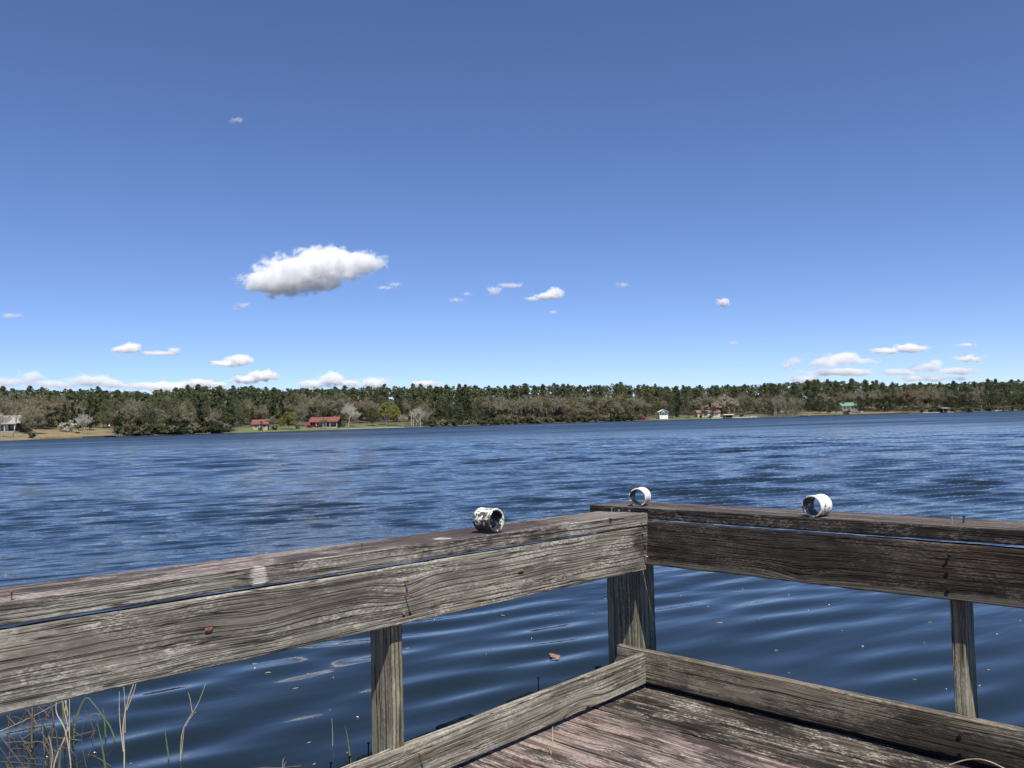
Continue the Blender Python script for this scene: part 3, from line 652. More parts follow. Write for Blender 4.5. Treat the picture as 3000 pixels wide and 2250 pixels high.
NAME = dict(pine='pine_tree', cedar='cedar_tree', olive='broadleaf_tree', dark='evergreen_tree', young='broadleaf_tree', willow='willow_tree', bare='bare_tree', rusty='budding_tree',
            white='bare_tree', big='bare_tree', cypress='cypress_tree', palelace='tall_pale_tree', shrub='shrub', shrub_dark='shrub', azalea='azalea_bush', dogwood='dogwood_tree', brush='brush')
KIND = {'shrub':'shrub', 'azalea_bush':'bush', 'brush':'shrub'}
def plant(key, px, s, h, label, group=None, wx=1.0, dz=0.0):
    kk = key.rstrip('0123456789'); nm = NAME[kk]; p = at(px, s, dz)
    e = empty(nm, p, random.random()*6.283); e.scale = (h*wx, h*wx, h); tag(e, label, KIND.get(nm, 'tree'), group)
    for pn, me in PROTO[key]: link(pn, me, e)
    return e
# where along the shore: landmarks used in the labels of the woods
ZONES = [(-600,170,'behind the grey-roofed house on the left shore'),(170,350,'between the grey-roofed house and the left dock'),(350,500,'right of the lamp post on the left dock'),(500,680,'in the dense stretch left of the small red-roofed house'),
         (680,880,'behind the small red-roofed house and the round willow'),(880,1080,'behind the long red-roofed house'),(1080,1260,'behind the tall yellow willow'),(1260,1420,'in the dense green stretch right of the white bare trees'),
         (1420,1640,'in the brown-grey woods at mid shore, left half'),(1640,1880,'in the brown-grey woods at mid shore, right half'),(1880,2020,'behind the white cottage'),(2020,2220,'behind the house with the pink-red roof and pale walls'),
         (2220,2360,'behind the bare cypress stand'),(2360,2560,'around the green-roofed house'),(2560,2760,'between the green-roofed house and the dark boathouse'),(2760,3600,'right of the dark boathouse')]
def zone(px):
    for a, b, n in ZONES:
        if a <= px < b: return n
    return ZONES[-1][2]
TOP = [(-400,1140),(0,1134),(80,1128),(150,1140),(300,1136),(420,1142),(560,1128),(720,1124),(800,1136),(960,1130),(1100,1128),(1250,1124),(1450,1126),(1540,1120),(1700,1122),(1800,1118),(1990,1128),(2120,1124),(2300,1116),(2380,1108),(2520,1110),(2660,1120),(2840,1114),(3000,1110),(3600,1105)]
def toph(px, s, base):                                      # height that lifts the crown to the tree line seen in the photograph
    y = float(np.interp(px, [a for a,b in TOP], [b for a,b in TOP])); d = shoreD(px)+s
    return EYE+(1233.5-.0258*(px-1500)-y)/2427*d-base
# pines: three ranks behind the shore
px = -60.0; row = 0
for rank, (s0, n, k0, k1) in enumerate([(125, 95, .90, 1.02), (85, 90, .80, .97), (48, 62, .60, .88)]):
    for i in range(n):
        p = -70+3140*(i+random.uniform(.1,.9))/n; s = s0+random.uniform(-14, 14)
        if rank == 2 and ((-80 < p < 300) or (690 < p < 1130) or (1400 < p < 1890 and random.random() < .65) or (1890 < p < 2200 and random.random() < .5)): continue
        b = at(p, s); h = toph(p, s, b.z)*random.uniform(k0, k1)
        if rank < 2 and random.random() < .12: h *= 1.05
        z = zone(p)
        plant(random.choice(['pine0','pine1','pine2','pine3','pine4','pine0']), p, s, h, ['tall skyline pine ', 'green mid-rank pine ', 'green pine near the front, '][rank]+z,
              ['skyline pines ', 'middle pines ', 'front pines '][rank]+z, wx=random.uniform(.95,1.25))
# the mass of the woods beyond
m_c = []; 
for i in range(1500):
    p = random.uniform(-500, 3600); s = random.uniform(85, 230); b = at(p, s); h = toph(min(max(p,-400),3600), s, b.z)*random.uniform(.82, .93)
    for k in range(10): m_c.append((b.x+random.gauss(0,2.2), b.y+random.gauss(0,2.2), b.z+h*random.uniform(.08, .97)))
m_c = np.array(m_c); cc = clumps(m_c, rng.uniform(1.2, 2.2, len(m_c)), 6); v, f = quads(cc, .7)
tag(link('far_woods', mesh_np('far_woods', v, f), None, M_PINE), 'dark green woods filling in behind the pines on the far shore', 'woods', kind='stuff')
m_c = []
for i in range(1500):
    p = random.uniform(-300, 3400); lo_ = 50 if (p < 345 or 690 < p < 1200 or 1890 < p < 2220 or 2340 < p < 2640) else 10
    b = at(p, random.uniform(lo_, 85)); m_c.append((b.x, b.y, b.z+random.uniform(.3, 2.2)))
    m_c.append((b.x+random.gauss(0,2), b.y, b.z+random.uniform(1.5, 6.5)))
m_c = np.array(m_c); cc = clumps(m_c, rng.uniform(1.0, 2.4, len(m_c)), 9, .9); v, f = quads(cc, .42)
tag(link('undergrowth', mesh_np('undergrowth', v, f), None, M_OLIVE), 'olive-brown undergrowth between the trunks on the far shore', 'undergrowth', kind='stuff')
# mixed trees at the front of the woods: (from px, to px, count, kinds, depth, height)
BANDS = [(-60,170,10,['olive0','bare0','bare1','rusty0'],(40,60),(10,14)), (170,345,12,['bare0','bare2','olive1','cedar0'],(28,55),(8,13)),
 (330,500,15,['bare0','bare1','olive0','olive1','bare2','cedar1'],(4,30),(8,14)), (500,680,22,['olive0','olive1','cedar0','olive2','bare1','pine2'],(3,28),(8,14)),
 (680,830,9,['bare2','olive2','cedar1','olive0'],(30,50),(9,13)), (830,1080,13,['rusty0','bare1','bare0','olive1','bare2'],(42,62),(12,17)), (1060,1260,13,['olive1','bare1','olive0','bare0'],(36,60),(10,15)),
 (1250,1440,24,['olive0','olive2','dark0','olive1','cedar1','pine2'],(3,36),(9,17)), (1400,1640,28,['rusty0','bare0','bare1','bare2','olive1'],(4,42),(10,17)), (1560,1880,42,['bare0','bare1','bare2','bare1','rusty1','olive2'],(3,44),(10,18)),
 (1880,2070,10,['olive0','bare0','olive2'],(35,60),(12,17)), (2050,2340,24,['bare0','olive0','olive1','bare2','rusty1'],(22,55),(11,17)), (2330,2560,14,['dark0','bare1','olive0','bare0'],(42,66),(12,17)),
 (2560,2780,20,['olive0','bare0','rusty1','dark1','olive2'],(14,50),(12,18)), (2760,3080,34,['olive0','olive1','dark1','bare0','olive2','dark0'],(4,45),(10,18))]
DESC = dict(pine='green bare-trunked pine', cedar='dark conical evergreen', olive='dull olive-green tree', dark='dark round-crowned evergreen', bare='grey leafless tree', rusty='rust-brown budding tree')
for a, b, n, ks, sr, hr in BANDS:
    for i in range(n):
        k = random.choice(ks); p = a+(b-a)*(i+random.random())/n; z = zone(p); kk = k.rstrip('0123456789')
        plant(k, p, random.uniform(*sr), random.uniform(*hr), DESC[kk]+' '+z, DESC[kk]+'s '+z, wx=random.uniform(.9,1.2))
# shrubs along the waterline
for a, b, n, ks in [(345,670,26,['shrub0','shrub1','brush','shrub_dark']),(1240,1870,60,['shrub0','shrub1','shrub0','brush','shrub_dark']),(2690,3060,22,['shrub0','shrub1','brush'])]:
    for i in range(n):
        p = a+(b-a)*(i+random.random())/n; k = random.choice(ks); kk = {'shrub_dark':'dark green','brush':'grey-brown twiggy'}.get(k, 'olive-green'); z = zone(p)
        plant(k, p, random.uniform(.5, 4), random.uniform(2.4, 5.2), kk+' waterside shrub '+z, kk+' shrubs '+z, wx=random.uniform(.8, 1.3))
# ---------------------------------------------------------------- landmark trees of the shore, each one its own
one = plant
one('big0', 92, 22, 11.5, 'wide round brown-grey leafless tree beside the grey-roofed house', wx=.82)
one('big0', -12, 44, 13, 'broad brownish leafless tree behind the grey roof at the left picture edge', wx=.75)
one('white0', 248, 12, 8, 'forked white-barked bare tree on the tan slope left of the dock lamp')
one('dogwood', 197, 24, 5.5, 'white-blossomed dogwood tree above the tan slope', wx=.9)
one('cypress0', 36, 12, 9, 'grey leafless tree in front of the grey-roofed house')
one('white1', 3, 14, 9, 'pale leafless tree at the left picture edge before the house')
one('shrub_dark', 90, 2, 1.9, 'small dark bush at the water below the grey-roofed house')
one('shrub_dark', 226, 7, 1.6, 'tiny dark round shrub behind the tan reeds')
one('willow0', 842, 9, 8.0, 'round yellow-green willow tree between the two red-roofed houses')
one('big0', 878, 26, 14, 'large grey leafless tree behind the round willow', wx=.62)
one('bare2', 795, 7, 6.5, 'grey leafless tree in front of the small red-roofed house')
one('white0', 1018, 12, 13, 'tall white-limbed bare tree right of the long red-roofed house', wx=.9)
one('white1', 1040, 8, 10, 'slim white bare tree right of the long red-roofed house, second from it')
one('olive1', 762, 7, 4, 'small olive tree in front of the small red-roofed house')
one('bare0', 945, 6, 5.5, 'small leafless tree in front of the long red-roofed house')
one('young0', 1090, 13, 9.5, 'soft green young-leaved tree left of the tall yellow willow', wx=1.1)
one('willow1', 1130, 14, 12, 'tall yellow-green willow tree on the lawn, left one of the pair', wx=1.0)
one('willow1', 1157, 11, 10.5, 'tall yellow-green willow tree on the lawn, right one of the pair', wx=.9)
one('white0', 1216, 3, 10.5, 'white leafless tree at the end of the lawn seawall', wx=1.0)
one('white1', 1246, 5, 9, 'thin white leaning bare tree left of the dense green stretch')
one('white1', 1177, 2, 7, 'small white bare tree under the tall willows')
one('azalea', 905, 13, 2.3, 'magenta azalea bush at the left end of the long red-roofed house', wx=1.2)
one('azalea', 926, 13, 1.5, 'low magenta azalea bush under the long red roof', wx=1.0)
one('brush', 870, 8, 2.0, 'low brown bush between the round willow and the azaleas')
one('shrub0', 1003, 11, 2.2, 'green shrub at the right end of the long red-roofed house')
one('shrub_dark', 803, 6, 2.4, 'dark shrub by the small red-roofed house wall')
one('shrub0', 760, 5, 1.8, 'low shrub under the small red-roofed house')
for q, (p, s, h) in enumerate([(1517,2,12),(1527,4,11.5),(1582,16,15),(1604,2,10.5)]):
    one('cypress0', p, s, h, ['pale dead trunk rising at the water, left one of the close pair','pale dead trunk rising at the water, right one of the close pair','tall pale dead trunk further back in the brown woods','short pale dead trunk at the waterline of the brown woods'][q])
one('pine2', 1888, 3, 10, 'dark broad pine leaning at the water left of the white cottage', wx=1.25)
one('azalea', 1877, 3, 3.2, 'bright magenta azalea bush at the water left of the white cottage', wx=1.15)
one('dark0', 1967, 12, 12, 'dark round tree right behind the white cottage', wx=1.0)
one('cedar0', 1982, 9, 8.5, 'dark conical evergreen right of the white cottage', wx=1.3)
one('olive1', 2015, 8, 10.5, 'round olive-green tree between the white cottage and the pink-red roof', wx=1.1)
one('young0', 1925, 22, 11, 'soft green tree rising behind the white cottage')
for q, (p, h) in enumerate([(2062,9),(2092,10.5),(2116,12),(2131,15),(2147,12.5)]):
    one('palelace', p, 10+q, h, ['short pale-crowned tree over the pale house, first from the left','pale-crowned tree over the pale house, second from the left','pale-crowned tree by the dock, third from the left','tallest pale-crowned tree by the covered dock','pale-crowned tree right of the tallest one'][q], wx=1.2)
one('olive2', 2085, 7, 6, 'olive tree in front of the pale house')
one('shrub0', 2050, 3, 2.6, 'green bush on the shore in front of the pale house'); one('shrub1', 2075, 3, 2.6, 'olive bush on the shore right of the pale house'); one('shrub0', 2170, 3, 3.2, 'green bush beside the covered dock')
for i in range(26):
    p = 2262+84*(i+random.random())/26
    one('cypress0', p, random.uniform(1, 9), random.uniform(11, 14.5), 'bare grey cypress trunk in the close stand at the water', 'bare cypress stand')
for q, (p, s, h, k, lb) in enumerate([(2372,14,11,'pine3','dark pine at the left end of the tan lawn'),(2400,18,13,'dark0','dark round tree left of the green-roofed house, larger one'),(2428,13,11,'dark1','dark tree touching the left side of the green roof'),
    (2447,6,6,'olive0','low olive tree at the water before the green-roofed house'),(2515,16,12,'dark0','dark round tree right of the green-roofed house'),(2540,26,14,'pine0','pine right of the green-roofed house'),
    (2470,44,15,'rusty1','brown budding tree behind the green roof'),(2520,48,17,'bare0','domed brown leafless tree above the green-roofed house'),(2600,40,17,'rusty0','light brown budding tree right of the green-roofed house'),(2478,3,4.5,'shrub1','olive shrub at the seawall below the green-roofed house')]):
    one(k, p, s, h, lb)
# reed bank on the left shore: nobody could count the stems
n = 5000; pp = rng.uniform(112, 238, n); cc = np.array([at(a, b) for a, b in zip(pp, rng.uniform(-.6, 1.6, n))]); hh = rng.uniform(.5, 1.3, n)
M_REED = plain('tan_reeds', (.42,.32,.17), .9, .25, 1.0)
dx = rng.normal(scale=.1, size=(n,3)); dx[:,2] = 0; w = np.zeros((n,3)); w[:,0] = .05
v = np.stack([cc-w, cc+w, cc+w*.3+dx+np.c_[np.zeros((n,2)), hh], cc-w*.3+dx+np.c_[np.zeros((n,2)), hh]], 1).reshape(-1,3)
tag(link('reed_bank', mesh_np('reed_bank', v, np.arange(4*n).reshape(-1,4)), None, M_REED), 'strip of tan reeds along the left shore', 'reeds', kind='stuff')
# ---------------------------------------------------------------- houses
RED = plain('red_metal_roof', (.21,.070,.058), .5, .15, .8); RED2 = plain('faded_red_roof', (.27,.13,.10), .6, .25, .8); GREEN = plain('green_metal_roof', (.15,.27,.17), .5, .08, .8); GREYR = plain('grey_shingles', (.30,.285,.275), .8, .15, 1)
WHITE = plain('white_paint', (.78,.78,.74), .6, .06, 1); TAN = plain('tan_wall', (.42,.34,.24), .8, .12, 1); DARKW = plain('dark_wall', (.045,.030,.022), .8, .2, 1); PALEW = plain('pale_wall', (.55,.47,.38), .8, .1, 1)
GLASS = plain('window_glass', (.02,.025,.03), .08, .1, 1); GREYWOOD = plain('grey_dock_wood', (.30,.27,.23), .9, .2, 2); CONC = plain('pale_concrete', (.46,.43,.36), .9, .15, 1); DKW = plain('dark_seawall', (.05,.042,.03), .9, .3, 1)
def house(px, s, w, d, hw, hr, roofm, wallm, label, axis=0, name='house', yaw=0.0, porch=0, wins=3, over=.6, dz=0.0, under=0.0, door=True):
    """gabled house: w along the shore, d deep; axis 0 = ridge along the shore, 1 = gable to the lake"""
    p = at(px, s, dz); e = empty(name, p, -px_dir(px)*.0+math.radians(yaw)); tag(e, label, 'house')
    m = MB(); m.box(-w/2, w/2, -d/2, d/2, -1.2, hw)
    if axis == 0: m.add([(-w/2,-d/2,hw),(-w/2,d/2,hw),(-w/2,0,hw+hr),(w/2,-d/2,hw),(w/2,d/2,hw),(w/2,0,hw+hr)], [(0,1,2),(3,5,4),(0,2,5,3),(1,4,5,2)])
    else: m.add([(-w/2,-d/2,hw),(w/2,-d/2,hw),(0,-d/2,hw+hr),(-w/2,d/2,hw),(w/2,d/2,hw),(0,d/2,hw+hr)], [(0,1,2),(3,5,4),(0,2,5,3),(1,4,5,2)])
    m.build('wall', wallm, e)
    r = MB(); t_ = .16; o = over; L = (w if axis == 0 else d)/2+o; half = (d if axis == 0 else w)/2; sl_ = hr/half
    for sg in (-1, 1):
        a = (sg*(half+o), hw-sl_*o+.06); b = (0, hw+hr+.06)
        q = [(a[0],a[1]),(b[0],b[1]),(b[0],b[1]+t_),(a[0],a[1]+t_)]
        vs = [((x, y, z) if axis == 0 else (y, x, z)) for x in (-L, L) for y, z in q]
        r.add(vs, [(0,1,2,3),(4,7,6,5),(0,4,5,1),(1,5,6,2),(2,6,7,3),(3,7,4,0)])
    r.build('roof', roofm, e)
    yf = -d/2
    n = wins; W2 = w*.84
    for i in range(n):
        x = -W2/2+W2*(i+.5)/n
        if door and i == n//2:
            g = MB(); g.box(x-.5, x+.5, yf-.06, yf-.01, 0, 2.1); dr = g.build('door', WHITE, e); k_ = MB(); k_.box(x+.32, x+.4, yf-.12, yf-.065, .95, 1.05); k_.build('handle', DARKW, dr); continue
        ww = min(.9, W2/n*.36); f = MB(); z0, z1 = under+.9, under+2.1
        for bx in ((x-ww-.1,x-ww,z0-.1,z1+.1),(x+ww,x+ww+.1,z0-.1,z1+.1),(x-ww,x+ww,z0-.1,z0),(x-ww,x+ww,z1,z1+.1),(x-.03,x+.03,z0,z1)): f.box(bx[0],bx[1],yf-.07,yf-.005,bx[2],bx[3])
        fr = f.build('window', WHITE, e); g = MB(); g.box(x-ww, x+ww, yf-.04, yf-.004, z0, z1); g.build('pane', GLASS, fr)
    if porch:
        m = MB(); m.box(-w/2, w/2, yf-porch, yf-.01, -.9+under, -.02+under); m.build('porch_floor', GREYWOOD, e)
        r = MB(); r.add([(-w/2-.3, yf-porch-.4, hw-.55),(w/2+.3, yf-porch-.4, hw-.55),(w/2+.3, yf-.01, hw-.02),(-w/2-.3, yf-.01, hw-.02),(-w/2-.3, yf-porch-.4, hw-.42),(w/2+.3, yf-porch-.4, hw-.42),(w/2+.3, yf-.01, hw+.1),(-w/2-.3, yf-.01, hw+.1)],
              [(0,3,2,1),(4,5,6,7),(0,1,5,4),(1,2,6,5),(2,3,7,6),(3,0,4,7)]); r.build('porch_roof', roofm, e)
        npst = max(3, int(w/3))
        for i in range(npst+1):
            x = -w/2+.1+(w-.2)*i/npst; m = MB(); m.box(x-.09, x+.09, yf-porch+.05, yf-porch+.25, -.9, hw-.57); m.build('porch_post', WHITE, e)
    c = MB(); c.box(w*.28, w*.28+.9, .1, .9, hw, hw+hr+.35) ; c.build('chimney', TAN if wallm != WHITE else WHITE, e) if name == 'house' and axis == 0 else None
    return e
house(30, 38, 10.5, 8, 2.8, 2.4, GREYR, DARKW, 'house with a grey roof and white porch posts at the left picture edge', porch=2.6, wins=4)
house(762, 12, 6.4, 6, 2.6, 1.7, RED, TAN, 'small tan house with a red roof, left one of the two red-roofed houses', yaw=10, wins=3)
e = house(952, 16, 13.5, 8, 2.9, 1.7, RED, DARKW, 'long dark house with a red roof behind magenta azaleas', porch=1.8, wins=6)
e = house(1939, 9, 5.8, 7, 4.7, 1.4, WHITE, WHITE, 'white two-storey cottage with a screened upper porch facing the lake', axis=1, name='cottage', wins=4, under=2.0, door=False)
m = MB(); m.box(-2.7, 2.7, -3.62, -3.52, 2.6, 4.5); sc = m.build('screened_porch', GLASS, e)
for i in range(6): m = MB(); x = -2.7+5.4*i/5; m.box(x-.07, x+.07, -3.70, -3.63, 2.6, 4.5); m.build('mullion', WHITE, sc)
e = house(2070, 14, 16, 8, 3.0, 1.5, RED2, PALEW, 'pale house with a pink-red roof beside the pale-crowned trees', wins=5)
e = house(2283, 40, 11, 8, 3.0, 2.1, RED2, PALEW, 'house with a faded pinkish roof half hidden by the cypress stand', wins=3)
e = house(2480, 42, 12, 8, 3.2, 2.3, GREEN, WHITE, 'white house with a bright green roof on the tan lawn', porch=2.2, wins=5, dz=.9)
# covered docks
def boathouse(px, s, w, d, h, roofm, label):
    p = at(px, 0); e = empty('boathouse', (p.x, p.y+s, 0)); tag(e, label, 'boathouse')
    for sx in (-1,1):
        for sy in (-1,1): m = MB(); m.box(sx*w/2-.12, sx*w/2+.12, sy*d/2-.12, sy*d/2+.12, -1, h); m.build('post', GREYWOOD, e)
    m = MB(); m.box(-w/2-.3, w/2+.3, -d/2-.2, d/2, .45, .6); m.build('platform', GREYWOOD, e)
    m = MB(); m.box(-w/2, w/2, d/2-.3, d/2-.14, .61, h-.02); m.build('back_wall', DARKW, e)
    m = MB(); m.add([(-w/2-.6,-d/2-.6,h),(w/2+.6,-d/2-.6,h),(w/2+.6,d/2+.6,h+.5),(-w/2-.6,d/2+.6,h+.5),(-w/2-.6,-d/2-.6,h+.18),(w/2+.6,-d/2-.6,h+.18),(w/2+.6,d/2+.6,h+.68),(-w/2-.6,d/2+.6,h+.68)],
        [(0,3,2,1),(4,5,6,7),(0,1,5,4),(1,2,6,5),(2,3,7,6),(3,0,4,7)]); m.build('roof', roofm, e)
boathouse(2129, -2, 6, 4, 2.2, PALEW, 'low covered dock with a flat pale roof in front of the tall pale trees')
boathouse(2762, -1, 4.5, 4.5, 2.9, GREYR, 'small dark boathouse with a slanting grey roof on the right shore')
# seawalls at the water's edge
def seawall(a, b, mat, label, h=.55):
    n = 14; m = MB()
    for i in range(n):
        p, q = at(a+(b-a)*i/n, .1), at(a+(b-a)*(i+1)/n, .1)
        m.add([(p.x,p.y,-.5),(q.x,q.y,-.5),(q.x,q.y+.5,-.5),(p.x,p.y+.5,-.5),(p.x,p.y,h),(q.x,q.y,h),(q.x,q.y+.5,h),(p.x,p.y+.5,h)], [(0,1,5,4),(4,5,6,7),(3,7,6,2)]+([(0,4,7,3)] if i == 0 else [])+([(1,2,6,5)] if i == n-1 else []))
    tag(m.build('seawall', mat), label, 'seawall')
seawall(992, 1182, CONC, 'low pale seawall along the green lawn by the long red-roofed house', .35); seawall(2082, 2215, CONC, 'pale seawall in front of the pale house', .7); seawall(2340, 2660, DKW, 'dark timber seawall along the tan lawn', .6)
seawall(2700, 2790, CONC, 'short seawall either side of the dark boathouse', .5); seawall(240, 345, DKW, 'dark bulkhead along the left shore by the dock lamp', .4)
# dock and lamp on the left shore
def small_dock(px, w, L, label):
    p = at(px, 0); e = empty('small_dock', (p.x, p.y, 0)); tag(e, label, 'dock')
    m = MB(); m.box(-w/2, w/2, -L, 1, .45, .55); m.build('platform', GREYWOOD, e)
    for sx in (-1,1):
        for y in (-L+.2, -L/2, 0): m = MB(); m.box(sx*w/2-.1+(.11*sx), sx*w/2+.1+(.11*sx), y-.1, y+.1, -1, .9); m.build('post', GREYWOOD, e)
small_dock(334, 5, 4, 'low grey dock beside the lamp post on the left shore'); small_dock(2930, 6, 3, 'small low dock at the far right of the shore'); small_dock(2350, 7, 2.5, 'low dock at the left end of the tan lawn')
def lamp(px, s, h, label, name='lamp_post', col=WHITE):
    p = at(px, s); e = empty(name, p); tag(e, label, 'lamp post')
    m = MB(); m.tube([(0,0,-.8),(0,0,h)], [.10,.07], 8); m.build('pole', GREYWOOD, e)
    m = MB(); m.tube([(0,0,h),(0,-.25,h+.22),(0,-.7,h+.25)], [.06,.05,.05], 6); m.build('arm', GREYWOOD, e)
    m = MB(); m.tube([(0,-.7,h-.12),(0,-.7,h+.05),(0,-.7,h+.3)], [.26,.26,.08], 10); m.build('lamp_head', col, e)
lamp(321, 2, 3.6, 'lamp post on the left shore beside the low dock'); lamp(2583, 5, 3.8, 'lamp post on the lawn left of the dark boathouse'); lamp(2870, 1, 3.4, 'lamp post at the water right of the dark boathouse')
for q, (p_, y0, h, lb) in enumerate([(1234,-9,5.6,'pale pole standing in the water off the end of the lawn'),(1200,4,8.2,'pale straight dead trunk by the white leafless tree, left one'),(1205,5,8.0,'pale straight dead trunk by the white leafless tree, right one')]):
    p = at(p_, 0); m = MB(); m.tube([(0,0,-1),(.05,0,h*.5),(0,.1,h)], [.14,.12,.09], 7); o = m.build('wooden_pole', M_WHITEB); o.location = (p.x, p.y+y0, 0); tag(o, lb, 'pole')
# small boats
def rowboat(px, s, L, mat, label, z=None, yaw=0):
    p = at(px, s); e = empty('rowboat', (p.x, p.y, (p.z if s > 0 else 0)+.05), math.radians(yaw)); tag(e, label, 'boat')
    m = MB(); n = 12; rows = []
    for i in range(n+1):
        f = i/n; x = -L/2+L*f; w = .62*math.sin(math.pi*min(1, .18+f*.82))**.6 if f > .0 else .45; w = max(w, .03); h = .55+.18*f*f
        rows.append([(x,-w,h),(x,-w*.7,.05),(x,w*.7,.05),(x,w,h),(x,w*.92,h),(x,w*.62,.12),(x,-w*.62,.12),(x,-w*.92,h)])
    m.v = [p_ for r_ in rows for p_ in r_]
    m.f = [(i*8+k, i*8+(k+1)%8, (i+1)*8+(k+1)%8, (i+1)*8+k) for i in range(n) for k in range(8)]+[(0,7,6,5,4,3,2,1)]
    m.build('hull', mat, e)
    for x in (-L*.2, L*.15): m = MB(); m.box(x-.12, x+.12, -.52, .52, .36, .40); m.build('seat', GREYWOOD, e)
rowboat(373, 2.5, 3.6, WHITE, 'white upturned-looking boat on the bank right of the dock lamp', yaw=10); rowboat(408, 2, 2.6, WHITE, 'tiny white boat under the shrubs, farther right of the dock lamp', yaw=-20)
rowboat(2922, -1.5, 4.5, WHITE, 'small white boat tied at the far right dock', yaw=5); rowboat(2203, -1, 3.5, WHITE, 'white boat at the end of the pale seawall', yaw=40)
rowboat(2515, 20, 5.5, WHITE, 'white boat parked on the lawn right of the green-roofed house', yaw=8); rowboat(2480, 20, 4, WHITE, 'white boat parked on the lawn under the green-roofed house', yaw=-8)
# ---------------------------------------------------------------- things on the near water
LEAFM = [plain('brown_leaf', (.30,.17,.09), .7, .3, 60), plain('tan_catkin', (.42,.30,.20), .8, .3, 80), plain('pale_fluff', (.62,.60,.55), .8, .2, 80)]
def curl(L, w, bend, n=7, jag=0):
    m = MB(); a = 0; x = y = 0.0; pts = []
    for i in range(n+1):
        pts.append((x, y, a)); a += bend/n*random.uniform(.5,1.5); x += L/n*math.cos(a); y += L/n*math.sin(a)
    for i, (x, y, a) in enumerate(pts):
        ww = w*math.sin(math.pi*(i+.35)/(n+.7))*(1+jag*(random.random()-.5)); nx, ny = -math.sin(a)*ww, math.cos(a)*ww; h = .004+.006*math.sin(math.pi*i/n)
        m.v += [(x-nx, y-ny, .002), (x, y, h), (x+nx, y+ny, .002)]
    for i in range(n): m.f += [(3*i, 3*i+3, 3*i+4, 3*i+1), (3*i+1, 3*i+4, 3*i+5, 3*i+2)]
    return m.mesh('floating_bit')
bits = [curl(.06,.008,2.2), curl(.09,.005,1.2), curl(.045,.010,2.8), curl(.025,.007,.5), curl(.12,.004,1.8), curl(.035,.006,-1.5)]
for i, b in enumerate(bits): b.materials.append(LEAFM[[0,1,0,2,1,2][i]])
n = 0
while n < 170:
    y = 4.2+11*random.random()**1.4; x = random.uniform(-.68, .68)*y
    p = Vector((x, y, 0)); q = p-Vector((DOCK.x, DOCK.y, 0)); uu, vv = q.dot(U), q.dot(V)
    if uu > -.6 and vv > -.2: continue
    k = random.randrange(6); far = y > 9
    o = link('floating_bit', bits[k]); o.location = (x, y, wz(x, y)+.003); o.rotation_euler = (0,0,random.random()*6.28); sc = random.uniform(.3,.65); o.scale = (sc,sc,sc)
    wh = 'left of the slim left post' if x < -.6 and y < 8 else ('beyond the left rail' if x < .4 else 'beyond the right rail')
    kd = ['curled brown leaf scrap','tan catkin thread','curled brown leaf scrap','speck of pale fluff','tan catkin thread','speck of pale fluff'][k]
    tag(o, kd+' floating on the water '+wh, 'floating scrap', kd+'s '+wh); n += 1
m = curl(.17,.028,1.0,9,.8); m.materials.append(LEAFM[0]); o = link('floating_leaf', m); q_ = D(-1.80,-1.25,0); o.location = (q_.x, q_.y, wz(q_.x, q_.y)+.004); o.rotation_euler = (0,0,1.4); o.scale = (1.1,1.1,1.5)
tag(o, 'largest brown curled leaf floating between the slim left post and the corner post', 'leaf')
m = MB(); m.tube(curve_pts([(-.28,0,.0),(-.1,.03,.006),(.08,.02,.004),(.3,.07,.0)]), .005, 5); o = m.build('floating_twig', M_BARK); o.location = (-1.41, 4.78, wz(-1.41, 4.78)+.004); o.scale = (.5,.5,.5); tag(o, 'thin dark twig floating at the bottom, left of the nail row', 'twig')
# reeds and dead stalks standing in the shallows at the lower left
GREENB = plain('green_blade', (.12,.15,.055), .6, .2, 30); OLDS = plain('brown_stalk', (.13,.10,.065), .9, .3, 40)
def stalks(name, loc, lines, mat, label, cat='reed', group=None):
    m = MB()
    for pts, r in lines:
        c = curve_pts(pts, 6); m.tube(c, [r*.55*(1-.6*i/(len(c)-1)) for i in range(len(c))], 5)
    o = m.build(name, mat); o.location = loc; return tag(o, label, cat, group)
def blade(loc, pts, w, label):
    c = curve_pts(pts, 8); m = MB(); n = len(c)
    for i, p in enumerate(c):
        ww = w*.62*(1-(i/(n-1))**2.2)+.0006; m.v += [(p.x-ww, p.y, p.z), (p.x, p.y-.002, p.z-.002), (p.x+ww, p.y, p.z)]
    for i in range(n-1): m.f += [(3*i,3*i+3,3*i+4,3*i+1),(3*i+1,3*i+4,3*i+5,3*i+2)]
    o = m.build('green_blade', GREENB); o.location = loc; return tag(o, label, 'reed')
def W_(px, py, z=0): # spot on the water under a place of the photograph, worked out once on paper
    x = (px-1500)/2427; k = (py-(1233.5-.0258*(px-1500)))/2427; return Vector((x*EYE/k*1.0, EYE/k, z))
def fan(px, py, spec):
    return [([ (0,0,-.12) ]+[(dx*f1, .01*f1, z) for f1, z in ((.3,h*.35),(.65,h*.7),(1,h))], r) for dx, h, r in spec]
stalks('dry_reed', W_(355,2290), [([(0,0,-.1),(.005,0,.18),(.0,0,.34),(.03,0,.48),(.075,0,.62),(.085,0,.78)],.009),([(0,0,.2),(-.02,0,.38),(-.02,0,.52)],.006),([(.01,0,.3),(.01,0,.45),(.0,0,.58)],.005),([(.02,0,.42),(.07,0,.56),(.06,0,.68),(.10,0,.77)],.005)], STRAW, 'pale dry reed with a tuft of upright stems, tall one at the lower left')
